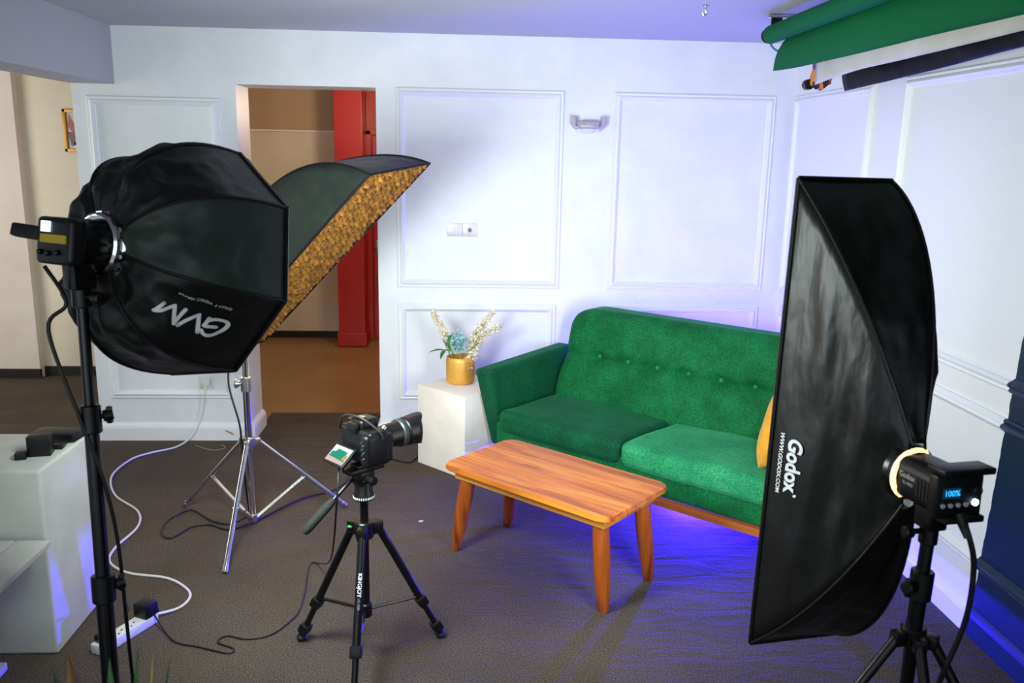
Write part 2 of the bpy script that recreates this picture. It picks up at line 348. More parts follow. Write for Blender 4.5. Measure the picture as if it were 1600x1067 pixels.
# ------------------------------------------------------------------ room shell
H = 2.341; WX = 1.8425; DL, DR, DT = -1.3016, -.5356, 2.05; TH = .28
bm = B(); box(bm, (-1.0, -2.65, -.05), (5.7, 5.90, .1)); box(bm, (-1.0, .44, -.05), (5.7, .28, .1)) if 0 else None
struct('floor', bm, M['carpet'])
bm = B(); box(bm, (-.92, .42, -.05), (.766, .245, .1)); box(bm, (-3.53, .9, -.05), (2.64, 1.2, .1)); o = struct('floor_side', bm, M['carpet'])
bm = B(); box(bm, (-.6, 1.66, -.056), (3.2, 2.62, .1)); struct('floor_corridor', bm, M['vinyl'])
bm = B(); box(bm, (-1.0, -1.0, H + .05), (6.9, 9.2, .1)); struct('ceiling', bm, M['ceiling'])
bm = B()
box(bm, ((-2.183 + DL) / 2, TH / 2, H / 2), (DL + 2.183, TH, H)); box(bm, ((DR + WX) / 2, TH / 2, H / 2), (WX - DR, TH, H)); box(bm, ((DL + DR) / 2, TH / 2, (H + DT) / 2), (DR - DL, TH, H - DT))
struct('wall_back', bm, M['white_wall'])
bm = B(); box(bm, (WX + .06, -2.6, H / 2), (.12, 5.8, H)); struct('wall_right', bm, M['navy_wall'])
bm = B(); box(bm, (-2.07, -2.72, (2.036 + H) / 2), (.24, 5.44, H - 2.036)); struct('ceiling_beam', bm, M['ceiling'])
bm = B(); box(bm, (-3.6, 1.56, H / 2), (2.8, .12, H)); struct('wall_side', bm, M['cream'])
bm = B(); box(bm, (-3.7, 1.455, H / 2), (1.0, .09, H)); struct('wall_pilaster', bm, M['pink_cream'])
bm = B(); box(bm, (-2.9, 1.488, .035), (.62, .024, .07)); box(bm, (-3.7, 1.40, .035), (1.02, .022, .07)); struct('baseboard_side', bm, M['dark_skirt'])
bm = B(); box(bm, (-2.16, 1.65, H / 2), (.08, 2.7, H)); struct('wall_corridor_left', bm, M['cream'])
bm = B(); box(bm, (-.6, 2.98, 1.87 / 2), (3.1, .1, 1.87)); struct('wall_corridor_back', bm, M['cream'])
bm = B(); box(bm, (-.6, 2.975, (1.87 + H) / 2), (3.1, .11, H - 1.87)); struct('wall_corridor_top', bm, M['upper_tan'])
bm = B(); box(bm, (-1.62, 2.915, 1.872), (.9, .025, .014)); struct('trim_8', bm, M['trim_white'])
bm = B(); box(bm, (-1.6, 2.92, .03), (1.2, .02, .06)); struct('baseboard_corridor', bm, M['dark_skirt'])
bm = B(); box(bm, (.93, 1.6, H / 2), (.08, 2.7, H)); struct('wall_corridor_right', bm, M['cream'])
bm = B(); box(bm, (-1.03, 2.74, H / 2), (.235, .38, H), bev=.004); box(bm, (-1.03, 2.735, .06), (.26, .40, .12), bev=.006); struct('wall_column', bm, M['red'])
bm = B(); box(bm, (-.35, 2.915, H / 2), (1.12, .05, H)); struct('wall_red', bm, M['red'])
# red door beyond the doorway
bm = B(); box(bm, (-.46, 2.875, .93), (.80, .03, 1.80), bev=.004); box(bm, (-.46, 2.858, 1.38), (.56, .012, .62), bev=.005); box(bm, (-.46, 2.858, .48), (.56, .012, .62), bev=.005)
d1 = obj('door_1', bm, M['red'], smooth=False); d1['kind'] = 'structure'; tag(d1, 'red door behind the doorway opening, at the far right of the corridor', 'door')
bm = B(); cyl(bm, (-.82, 2.86, .87), (-.82, 2.82, .87), .014, n=12); box(bm, (-.80, 2.815, .87), (.10, .016, .018), bev=.004); box(bm, (-.82, 2.858, .85), (.035, .006, .15), bev=.002)
obj('door_handle', bm, M['steel'], d1)
bm = B()
for x in (-.895, -.025): box(bm, (x, 2.87, .945), (.05, .06, 1.89), bev=.004)
box(bm, (-.46, 2.87, 1.875), (.92, .06, .05), bev=.004)
o = obj('door_frame', bm, M['red'], d1, smooth=False)

PROF = [(0, 0), (0, .008), (.007, .013), (.016, .010), (.021, .017), (.030, .021), (.038, .015), (.045, .006), (.050, .004), (.050, 0)]
def panel(name, o, ux, uz, nrm, x0, x1, z0, z1, m):
    bm = B(); o, ux, uz, nrm = V(o), V(ux), V(uz), V(nrm); rings = []
    for cx, cz, sx, sz in ((x0, z0, 1, 1), (x1, z0, -1, 1), (x1, z1, -1, -1), (x0, z1, 1, -1)):
        rings.append([bm.verts.new(o + ux * (cx + sx * a) + uz * (cz + sz * a) + nrm * (h * 1.25 - .001)) for a, h in PROF])
    for i in range(4):
        A, C2 = rings[i], rings[(i + 1) % 4]
        for k in range(len(PROF) - 1): bm.faces.new((A[k], A[k + 1], C2[k + 1], C2[k]))
    ob = struct(name, bm, m); return ob
X, Y, Z = (1, 0, 0), (0, 1, 0), (0, 0, 1)
for i, (a, b_, c_, d_) in enumerate([(-2.108, -1.391, .256, 1.973), (-.426, .518, .934, 2.055), (.799, 1.731, .934, 2.055), (-.422, .505, .256, .84), (.80, 1.722, .256, .84)]):
    panel('trim_%d' % (i + 1), (0, 0, 0), X, Z, (0, -1, 0), a, b_, c_, d_, M['trim_white'])
panel('trim_6', (WX, 0, 0), Y, Z, (-1, 0, 0), -.999, -.031, .934, 2.055, M['navy_wall']); panel('trim_7', (WX, 0, 0), Y, Z, (-1, 0, 0), -3.3, -1.2746, .934, 2.055, M['navy_wall'])
panel('trim_9', (WX, 0, 0), Y, Z, (-1, 0, 0), -.999, -.045, .256, .84, M['navy_wall']); panel('trim_10', (WX, 0, 0), Y, Z, (-1, 0, 0), -3.3, -1.2746, .256, .84, M['navy_wall'])
def skirt(name, pts, m, h=.105, t=.022):
    """Baseboard with a rounded top swept along plan points; the wall is on the left of the path."""
    prof = [(0, 0), (t, 0), (t, h - .03), (t - .004, h - .016), (t - .012, h - .006), (.004, h), (0, h)]; bm = B(); rings = []; P = [V((p[0], p[1], 0)) for p in pts]
    for i, p in enumerate(P):
        ns = []
        for a, b_ in ((i - 1, i), (i, i + 1)):
            if a >= 0 and b_ < len(P): d = (P[b_] - P[a]).normalized(); ns.append(V((d.y, -d.x, 0)))
        n = ns[0] if len(ns) == 1 else (ns[0] + ns[1]) / (1 + ns[0].dot(ns[1]))
        rings.append([bm.verts.new(p + n * a + V((0, 0, z))) for a, z in prof])
    for A, C2 in zip(rings, rings[1:]):
        for k in range(len(prof) - 1): bm.faces.new((A[k], A[k + 1], C2[k + 1], C2[k]))
    bm.faces.new(rings[0]); bm.faces.new(rings[-1][::-1])
    return struct(name, bm, m)
skirt('baseboard_back', [(-2.183, TH), (-2.183, 0), (DL, 0), (DL, TH)], M['trim_white'])
skirt('baseboard_left', [(DR, TH), (DR, 0), (WX - .022, 0)], M['trim_white'])
skirt('baseboard_right', [(WX, 0), (WX, -5.4)], M['navy_wall'])

# ------------------------------------------------------------------ sofa (local axes: x along the seat, y towards the back)
sd, sn = V((.731, -.682, 0)), V((.682, .731, 0))
SO = sd * 1.33; SR = math.atan2(-.682, .731)
SF = thing('sofa', 'green velvet two-seat sofa with buttoned back and wooden rail, set across the corner', 'sofa', SO, SR)
def sob(name, bm, m, parent=SF, **k): return obj(name, bm, m, parent, world=False, **k)
# base
bm = B()
def fbase(p): return V((p.x, p.y - .012 * (p.z + .09) / .18, p.z))
soft(bm, (0.0, -.06, .255), (1.56, .66, .15), .02, 12, fbase); sob('base', bm, M['velvet'])
bm = B(); box(bm, (0, -.385, .162), (1.60, .05, .036), bev=.006); box(bm, (0, .24, .162), (1.60, .05, .036), bev=.006)
for sx in (-1, 1): box(bm, (sx * .775, -.07, .162), (.05, .58, .036), bev=.006)
sob('wooden_rail', bm, M['wood_rail'])
for sx in (-1, 1):
    for yy, dy in ((-.34, -.03), (.2, .03)):
        bm = B(); cyl(bm, (sx * .70, yy, .15), (sx * .74, yy + dy, .0), .027, .017, bev=.003); sob('leg', bm, M['wood_rail'])
# arms: slabs that lean outwards to the top
for sx in (-1, 1):
    def farm(p, sx=sx):
        t = (p.z + .215) / .43; y = p.y * (.80 + .20 * t) + .02 * (1 - t)
        z = p.z + (.03 * (p.y + .37) / .74 if p.z > 0 else 0)
        return V((p.x + sx * (.045 * t + .010), y, z))
    bm = B(); soft(bm, (sx * .80, -.06, .385), (.095, .75, .43), .018, 22, farm); sob('arm', bm, M['velvet_dark_pile'] if sx < 0 else M['velvet'])
# backrest with a row of buttons
BX = [(s - 1.33) for s in (.80, .982, 1.164, 1.346, 1.528, 1.71, 1.892)]
def fback(p):
    x, y, z = p; zt = .305
    top = zt - .11
    if z > top:
        q = min(1, (z - top) / .11); ins = .11 * (1 - math.sqrt(max(0, 1 - q * q))); x *= (.755 - ins) / .755
    if z < -.02: x *= 1 + .015 * math.sin(min(1, (-.02 - z) / .25) * PI)
    else: x *= 1 - .008
    if y < 0:
        zz = z - .055
        puff = .022 * math.cos(max(-1, min(1, (zz - .12) / .2)) * PI / 2) if zz > 0 else .028 * math.cos(max(-1, min(1, (zz + .15) / .2)) * PI / 2)
        y -= puff
        y += .016 * math.exp(-(zz / .022) ** 2)
        for b_ in BX: y += .026 * math.exp(-((x - b_) ** 2 + zz * zz) / .0009) + .012 * math.exp(-((x - b_) ** 2 / .0004 + max(0, zz) ** 2 / .006 + min(0, zz) ** 2 / .0012))
        y += .004 * noise.noise(V((x * 5, z * 6, 1)))
    return V((x, y + .30 * (z + .05), z))
bm = B(); soft(bm, (.0, .215, .565), (1.51, .17, .61), .05, 60, fback); bk = sob('backrest', bm, M['velvet'])
for b_ in BX:
    bm = B(); zz = .055; ball(bm, (b_, .215 - .085 - .012 + .026 + .012 + .016 + .30 * (zz + .05) - .012, .565 + zz), .013, 10, (1, .8, 1)); sob('button', bm, M['velvet_light_pile'], bk)
def fseat(seed):
    def f(p):
        x, y, z = p
        if z > 0: z += .018 * (1 - (x / .375) ** 2) * (1 - (y / .3) ** 2) + .005 * noise.noise(V((x * 4 + seed, y * 4, 0)))
        if z > 0: z -= .022 * (y + .29) / .58
        if y < 0: y -= .012 * (1 - (x / .375) ** 2) * (1 - (z / .09) ** 2)
        return V((x, y, z + .006 * noise.noise(V((x * 3 + seed, y * 3, z * 3)))))
    return f
for sx, mm in ((-1, 'velvet_dark_pile'), (1, 'velvet_light_pile')):
    bm = B(); soft(bm, (sx * .3755, -.135, .346), (.745, .585, .122), .040, 30, fseat(sx * 5)); so_ = sob('seat_cushion', bm, M[mm], label='green seat cushion, pile toned darker' if sx < 0 else 'green seat cushion, pile sheen toned lighter')
# mustard cushion leaning on the right arm
cc = sd * 2.0 + sn * (-.10) + V((0, 0, .585))
bm = B(); t = bmesh.new(); bmesh.ops.create_grid(t, x_segments=24, y_segments=24, size=1); verts = list(t.verts)
pc = {}
for sgn in (1, -1):
    g = bmesh.new(); bmesh.ops.create_grid(g, x_segments=26, y_segments=26, size=.5)
    for v in g.verts:
        a, b_ = v.co.x * 2, v.co.y * 2; k = 1 - .10 * (a * a * (1 - b_ * b_) + b_ * b_ * (1 - a * a)); k2 = 1 - .03 * (a * a * b_ * b_)
        h = .075 * ((1 - a ** 4) * (1 - b_ ** 4)) ** .55 if abs(a) < 1 and abs(b_) < 1 else 0
        v.co = V((a * .20 * k * k2, b_ * .20 * k * k2, sgn * h))
    merge(bm, g)
t.free(); bmesh.ops.remove_doubles(bm, verts=bm.verts, dist=.0005)
nx = (sd * -.97 + V((0, 0, .22))).normalized(); ty = sn; tz = nx.cross(ty).normalized()
R = rot(ty.cross(nx), ty, nx).to_4x4()
bm.transform(Matrix.Translation(cc) @ R)
tag(obj('cushion', bm, M['cushion']), 'mustard yellow cushion half hidden by the tall softbox, on the right sofa seat', 'cushion')

# ------------------------------------------------------------------ coffee table
TR_ = math.atan2(-.684, .73); TO = V((.333, -1.655, 0))
CT = thing('coffee_table', 'low orange-brown wooden coffee table with splayed round legs in front of the sofa', 'coffee table', TO, TR_)
td, tn = V((math.cos(TR_), math.sin(TR_), 0)), V((-math.sin(TR_), math.cos(TR_), 0))
bm = B(); prism(bm, rrect(.84, .455, .045, 8), .398, .420); bmesh.ops.bevel(bm, geom=[e for e in bm.edges if abs(e.verts[0].co.z - e.verts[1].co.z) < 1e-6], offset=.004, segments=2, affect='EDGES')
tp = obj('tabletop', bm, M['wood_top'], CT, world=False)
bm = B()
for sy in (-1, 1): box(bm, (0, sy * .175, .376), (.76, .022, .044), bev=.002)
for sx in (-1, 1): box(bm, (sx * .37, 0, .376), (.022, .33, .044), bev=.002)
obj('apron', bm, M['wood_apron'], CT, world=False)
def tl(p): q = V(p) - TO; return V((q.dot(td), q.dot(tn), 0))
for fx, fy in ((-.079, -1.477), (.17, -1.229), (.505, -2.024), (.74, -1.769)):
    q = tl((fx, fy, 0)); sx = math.copysign(1, q.x); sy = math.copysign(1, q.y)
    a = V((sx * .335, sy * .145, .375)); b_ = V((q.x - sx * .01, q.y - sy * .005, 0))
    bm = B(); L = (b_ - a).length
    lathe(bm, [(0, 0), (.030, 0), (.033, .06), (.034, L * .45), (.029, L * .75), (.022, L - .012), (.018, L), (0, L)], a, b_ - a, 20)
    obj('leg', bm, M['wood_leg'], CT, world=False)

# ------------------------------------------------------------------ plinth, gold pot, flowers
pd = V((.703, -.711, 0)); pn = V((.711, .703, 0)); PO = V((-.16, -.5235, 0)) + pn * .185
PR = math.atan2(pd.y, pd.x)
bm = B(); box(bm, (0, 0, .2275), (.372, .37, .455), bev=.004); bm.transform(Matrix.Translation(PO) @ Matrix.Rotation(PR, 4, 'Z'))
tag(obj('plinth', bm, M['plinth']), 'square white display plinth under the gold flower pot, beside the left sofa arm', 'plinth')
POT = V((-.055, -.345, .455))
bm = B(); lathe(bm, [(0, 0), (.060, 0), (.074, .004), (.079, .014), (.081, .05), (.081, .125), (.078, .146), (.074, .150), (.070, .146), (.072, .12), (.070, .02), (0, .018)], POT, (0, 0, 1), 40)
tag(obj('flower_pot', bm, M['gold_pot']), 'round gold metal pot holding artificial flowers on the white plinth', 'flower pot')
def blossom(bm, p, r, rnd):
    for k in range(5):
        d = V((rnd.uniform(-1, 1), rnd.uniform(-1, 1), rnd.uniform(-.6, 1))).normalized(); x, y, _ = axes(d); q = p + d * r * .4
        a = [bm.verts.new(q), bm.verts.new(q + x * r * .55 + d * r * .5), bm.verts.new(q + d * r * 1.1 + y * r * .1), bm.verts.new(q - x * r * .55 + d * r * .5)]
        bm.faces.new(a)
def leafmesh(bm, base, tip, wd, droop=0.02, n=7):
    base, tip = V(base), V(tip); d = tip - base; s = d.cross(V((0, 0, 1))); s = s.normalized() if s.length > 1e-5 else V((1, 0, 0)); prev = None
    for i in range(n + 1):
        t = i / n; c = base + d * t + V((0, 0, droop * 4 * t * (1 - t))); ww = wd * math.sin(PI * min(1, t * .92 + .08)) ** .8 if i < n else 0.0004
        cur = (bm.verts.new(c - s * ww + V((0, 0, ww * .3))), bm.verts.new(c), bm.verts.new(c + s * ww + V((0, 0, ww * .3))))
        if prev:
            bm.faces.new((prev[0], prev[1], cur[1], cur[0])); bm.faces.new((prev[1], prev[2], cur[2], cur[1]))
        prev = cur
def spray(name, label, base, mid, tip, t0, rad, m, seed, count=150, tipm=None):
    rnd = random.Random(seed); r = thing(name, label, 'artificial flower', base, 0, 'artificial flowers in the gold pot')
    P = smooth_path([base, mid, tip], 12); bm = B(); tube(bm, [base, mid, tip], .0028, 6, 8); obj('stem', bm, M['leaf'], r)
    bm = B()
    for i in range(count):
        t = t0 + (1 - t0) * rnd.random(); p = P[min(len(P) - 1, int(t * (len(P) - 1)))]; q = (t - t0) / (1 - t0); rr = rad * (1 - .6 * q) * rnd.random() ** .5
        d = V((rnd.gauss(0, 1), rnd.gauss(0, 1), rnd.gauss(0, 1))).normalized(); blossom(bm, p + d * rr, .017 * (1 - .35 * q), rnd)
    obj('blossoms', bm, m, r); return r
Q = POT + V((0, 0, .06))
sp1 = spray('artificial_flower', 'cream flower spike on the left, leaning left out of the gold pot', Q + V((-.02, 0, 0)), V((-.125, -.355, .70)), V((-.212, -.36, .852)), .42, .022, M['petal'], 1)
sp2 = spray('artificial_flower', 'upper cream flower spike leaning right from the gold pot', Q + V((.02, .02, 0)), V((.03, -.33, .72)), V((.128, -.33, .855)), .35, .026, M['petal'], 2, 170)
sp3 = spray('artificial_flower', 'lower and fuller cream flower spike leaning right towards the sofa arm', Q + V((.03, -.02, 0)), V((.045, -.38, .70)), V((.165, -.37, .785)), .18, .030, M['petal'], 3, 230)
bm = B()
for a, b_ in (((.15, -.37, .775), (.18, -.375, .80)), ((.14, -.37, .77), (.172, -.385, .772))): leafmesh(bm, a, b_, .008, .004, 4)
obj('leaf_tip', bm, M['leaf_light'], sp3)
bm = B(); leafmesh(bm, (-.02, -.385, .62), (.045, -.40, .69), .02, .01); leafmesh(bm, (.0, -.385, .63), (.05, -.395, .73), .016, .01); obj('leaf', bm, M['leaf_light'], sp3, label='yellow-green leaf')
r = thing('artificial_flower', 'pale blue flower cluster low in the middle of the gold pot', 'artificial flower', Q, 0, 'artificial flowers in the gold pot')
rnd = random.Random(5); bm = B()
for i in range(260):
    d = V((rnd.gauss(0, 1), rnd.gauss(0, 1), rnd.gauss(0, 1))).normalized() * rnd.random() ** .4; blossom(bm, V((-.075, -.36, .685)) + V((d.x * .060 * (.6 + .6 * rnd.random()), d.y * .045, d.z * .065 * (.6 + .6 * rnd.random()))), .011, rnd)
obj('blossoms', bm, M['blue_petal'], r); bm = B(); tube(bm, [Q, (-.075, -.36, .68)], .003, 6, 4); obj('stem', bm, M['leaf'], r)
r = thing('leaf_sprig', 'dark green leaf sprig drooping left over the gold pot rim', 'artificial leaf', Q + V((-.04, -.01, 0)), 0, 'artificial flowers in the gold pot')
bm = B(); tube(bm, [Q + V((-.04, -.01, 0)), (-.12, -.375, .635), (-.155, -.38, .645)], .003, 6, 6); obj('stem', bm, M['leaf'], r)
for a, b_, wd in (((-.13, -.38, .64), (-.235, -.385, .628), .017), ((-.125, -.38, .64), (-.165, -.39, .715), .016), ((-.115, -.38, .64), (-.112, -.39, .73), .015), ((-.14, -.38, .64), (-.165, -.41, .60), .014)):
    bm = B(); leafmesh(bm, a, b_, wd, .01); obj('leaf', bm, M['leaf'], r)

# ------------------------------------------------------------------ softboxes
class Soft:
    def __init__(s, c, N, W, L, rim, hub, depth, bow, sag, pw=2.0):
        s.pw = pw; s.bows = bow if isinstance(bow, (list, tuple)) else [bow] * len(rim); s.sag = sag if isinstance(sag, (list, tuple)) else [sag] * len(rim); sag = s.sag
        s.c, s.N, s.W, s.L, s.rim, s.hub, s.depth, s.bow, s.sag = V(c), N, W, L, rim, hub, depth, bow, sag
    wf = 9.0; stretch = 1.0
    def rib(s, i, u):
        x, y = s.rim[i % len(s.rim)]; l = math.hypot(x, y); hx, hy = x / l * s.hub, y / l * s.hub
        u = max(0.0, min(1.0, u)); th = u * 1.5707; e = 2 / s.pw; w_ = s.bows[i % len(s.rim)]; fr = (1 - w_) * u + w_ * math.sin(th) ** e; fa = (1 - w_) * u + w_ * (1 - math.cos(th) ** e)
        return V((hx + (x - hx) * fr, hy + (y - hy) * fr, -s.depth * (1 - fa)))
    def loc(s, i, u, v, off=0):
        a, b_ = s.rib(i, u), s.rib(i + 1, u); p = a.lerp(b_, v)
        k = 1 - s.sag[i % len(s.sag)] * 4 * v * (1 - v) * math.sin(PI * min(1, u * .95 + .02)); p = V((p.x * k, p.y * k, p.z))
        return p
    def world(s, p): return s.c + s.W * p.x + s.L * p.y + s.N * p.z
    def pt(s, i, u, v, off=0, wr=0):
        p = s.loc(i, u, v)
        e = .01; du = s.loc(i, min(1, u + e), v) - s.loc(i, max(0, u - e), v); dv = s.loc(i, u, min(1, v + e)) - s.loc(i, u, max(0, v - e)); n = du.cross(dv)
        if n.length > 1e-12:
            n.normalize()
            if n.dot(p - V((0, 0, p.z + s.depth * .35))) < 0: n = -n
            n2 = V((p.x, p.y, -s.depth * .3)); 
            if n.dot(V((p.x, p.y, p.z))) < 0: n = -n
            if wr:
                fade = min(1, 6 * v, 6 * (1 - v)) * min(1, 4 * (1 - u)); q = V((p.x * 1.0, p.y * s.stretch, p.z)) * s.wf + V((i * 3.1, 0, 0))
                amp = wr * fade * (.45 + .8 * (1 - u))
                off += amp * (noise.noise(q) * .9 + (1 - abs(noise.noise(q * 1.6 + V((5, 2, 1)))) * 2) * .45 + noise.noise(q * 3.7) * .22)
            p = p + n * off
        return s.world(p)
    def shell(s, i, nu=36, nv=20, wr=.01, umin=0):
        bm = B(); g = [[bm.verts.new(s.pt(i, umin + (1 - umin) * a / nu, b_ / nv, 0, wr)) for b_ in range(nv + 1)] for a in range(nu + 1)]
        for a in range(nu):
            for b_ in range(nv): bm.faces.new((g[a][b_], g[a + 1][b_], g[a + 1][b_ + 1], g[a][b_ + 1]))
        return bm
def thick(o, t=.0015):
    md = o.modifiers.new('cloth_thickness', 'SOLIDIFY'); md.thickness = t; md.offset = -1
def build_softbox(sb, name, label, mats, grid=None, wr=.01, diff='diffuser', logo=None, ribr=.004):
    hubw = sb.world(V((0, 0, -sb.depth)))
    root = thing(name, label, 'softbox', hubw)
    n = len(sb.rim)
    for i in range(n):
        o = obj('side_panel', sb.shell(i, wr=wr), mats[i], root); thick(o)
    bm = B()
    for i in range(n): tube(bm, [sb.pt(i, a / 20, 0) for a in range(21)], ribr, 6, 0)
    obj('rod_seam', bm, mats[0], root)
    bm = B()
    rimw = [sb.world(V((x, y, 0))) for x, y in sb.rim]
    for i in range(n): tube(bm, [rimw[i], rimw[(i + 1) % n]], .006, 6, 0)
    obj('rim_band', bm, M['black_cloth'], root)
    bm = B(); vs = [bm.verts.new(sb.world(V((x * (.95 if grid else .96), y * (.985 if grid else .972), -.012 if grid else -.004)))) for x, y in sb.rim]; bm.faces.new(vs)
    obj('front_diffuser', bm, M[diff], root, smooth=False)
    return root
# octagon softbox
oct_rim = [(.3 * math.cos(math.radians(a)), .3 * math.sin(math.radians(a))) for a in (67.5, 22.5, -22.5, -67.5, -112.5, -157.5, 157.5, 112.5)]
osb = Soft(OC, ON, OW, OL, oct_rim, .075, .30, 1.0, .03, 2.5)
oc = M['octa_cloth']
orr = build_softbox(osb, 'octagonal_softbox', 'black eight-sided softbox with white upside-down letters, facing away at left', [oc, M['lit_panel_cloth'], oc, oc, oc, oc, oc, oc], wr=.022)
def omap(u0, v0, su, sv):
    return lambda x, y: osb.pt(2, u0 - x * su, v0 + y * sv, .004, .022)
def strokes(lines, w, fn, k=6):
    bm = B()
    for pts in lines:
        P = smooth_path([V((a, b_, 0)) for a, b_ in pts], k) if len(pts) > 4 else []
        if not P:
            for a, b_ in zip(pts, pts[1:]):
                for q in range(9): P.append(V(a + (0,)).lerp(V(b_ + (0,)), q / 9))
            P.append(V(pts[-1] + (0,)))
        L_, R_ = [], []
        for q, p in enumerate(P):
            d = (P[min(q + 1, len(P) - 1)] - P[max(q - 1, 0)]).normalized(); n = V((-d.y, d.x, 0)) * w / 2; L_.append(bm.verts.new(p + n)); R_.append(bm.verts.new(p - n))
        for q in range(len(P) - 1): bm.faces.new((L_[q], L_[q + 1], R_[q + 1], R_[q]))
        for p in (P[0], P[-1]) + (tuple(V(a + (0,)) for a in pts) if len(pts) <= 4 else ()):
            c = [bm.verts.new(p + V((math.cos(t * PI / 6), math.sin(t * PI / 6), 0)) * w / 2) for t in range(12)]; bm.faces.new(c)
    for v in bm.verts: v.co = fn(v.co.x, v.co.y)
    return bm
def crop(l): return [(((a - 750) * -.9 + (b_ - 600) * -.43) / LS, ((a - 750) * -.43 + (b_ - 600) * .9) / LS) for a, b_ in l]
LS = 6700
decal(strokes([crop([(910, 790), (930, 850), (1000, 890), (1080, 890), (1180, 840), (1250, 760), (1250, 690), (1180, 640), (1100, 620), (1040, 625)]), crop([(1030, 590), (950, 710), (1110, 770)]),
    crop([(860, 840), (900, 510), (595, 715)]), crop([(725, 425), (545, 685), (575, 365), (250, 530)]), crop([(250, 530), (430, 325)])], .0085, omap(.60, .50, 2.9, 4.6)), 'logo_lettering', M['print_white'], orr)
decal(text_bm('GREAT VIDEO MAKER', .0105, omap(.62, .22, 2.9, 4.6), spacing=1.1), 'small_lettering', M['print_white'], orr)
# tall black softbox
tall_rim = [(-.125, .6), (.125, .6), (.125, -.6), (-.125, -.6)]
gsb = Soft(GC, GN, GW, GL, tall_rim,   .07, .35, [.30, .62, .62, .30], [.04, -.30, .04, .05])
gsb.stretch = .35; gsb.wf = 9.0
gr_ = build_softbox(gsb, 'strip_softbox', 'tall narrow black satin softbox seen from behind, standing in front of the right sofa end', [M['black_cloth']] * 4, wr=.022)
def gmap(u0, v0, su, sv):                 # panel 3 runs from the lower to the upper corner of the near side
    return lambda x, y: gsb.pt(3, u0 - y * su, v0 - x * sv, .003, .022)
decal(text_bm('Godox', .046, gmap(.80, .425, 3.4, 1.0), bold=.0016, shear=.12), 'logo_lettering', M['print_white'], gr_)
bm = B(); lathe(bm, [(0, 0), (.004, 0)], (0, 0, 0), (0, 0, 1), 14); mp_ = gmap(.80, .425, 3.4, 1.0)
for v in bm.verts: v.co = mp_(v.co.x + .078, v.co.y + .012)
decal(bm, 'registered_mark', M['print_white'], gr_)
decal(text_bm('WWW.GODOX.COM', .0145, gmap(.905, .425, 3.4, 1.0), bold=.0004, shear=.15), 'small_lettering', M['print_white'], gr_)
# gold gridded softbox
kA = V((-.176, -1.552, 1.661)); kD = V((-1.0, -.876, .802)); kB = V((-.396, -1.834, 1.602)); eye = V((-.0404, -4.9403, 1.6969)); kA, kD, kB = [eye + (q_ - eye) * 1.06 for q_ in (kA, kD, kB)]
kL = (kA - kD); klen = kL.length; kL.normalize(); kW = (kB - kA); kW = kW - kL * kW.dot(kL); kwid = kW.length; kW.normalize()
kN = kW.cross(kL); kN = kN if kN.z < 0 else -kN
kC = (kA + kD) / 2 + kW * kwid / 2
kw2, kl2 = kwid / 2, klen / 2
ksb = Soft(kC, kN, kW, kL, [(-kw2, kl2), (kw2, kl2), (kw2, -kl2), (-kw2, -kl2)], .08, .38, .55, .03)
ksb.stretch = .4
gg = mat('dark_green_softbox_cloth', '#141b17', .6, spec=.3, bump=.5, bscale=10, var='#1d2621', scale=8)
kr = build_softbox(ksb, 'gridded_softbox', 'long dark softbox with a gold egg-crate grid, tilted down on the chrome stand', [M['black_cloth'], gg, gg, gg], grid=True, wr=.008, diff='diffuser_warm')
bm = B(); cs = .030; na, nb = int(klen / cs), int(kwid / cs)        # grid cloth quilted into little pyramids, staggered row by row
kgx = lambda a: -kw2 * .985 + kwid * .985 * a / nb
kgy = lambda a: -kl2 * .992 + klen * .992 * a / na
rg = random.Random(3)
for a in range(na):
    for b_ in range(nb):
        q = [(kgx(b_), kgy(a)), (kgx(b_ + 1), kgy(a)), (kgx(b_ + 1), kgy(a + 1)), (kgx(b_), kgy(a + 1))]
        vs = [bm.verts.new(ksb.world(V((x_, y_, -.006)))) for x_, y_ in q]
        cx, cy = (q[0][0] + q[2][0]) / 2 + rg.uniform(-.006, .006), (q[0][1] + q[2][1]) / 2 + rg.uniform(-.006, .006); tip = bm.verts.new(ksb.world(V((cx, cy, .010 + rg.uniform(-.006, .006)))))
        for k in range(4): bm.faces.new((vs[k], vs[(k + 1) % 4], tip))
go = obj('honeycomb_grid', bm, M['gold_grid'], kr, smooth=False, label='gold quilted grid cloth')
area('gridded_softbox_light', kC + kN * .02, kC + kN, kwid * .9, klen * .95, 4, (1.0, .70, .36), 180)

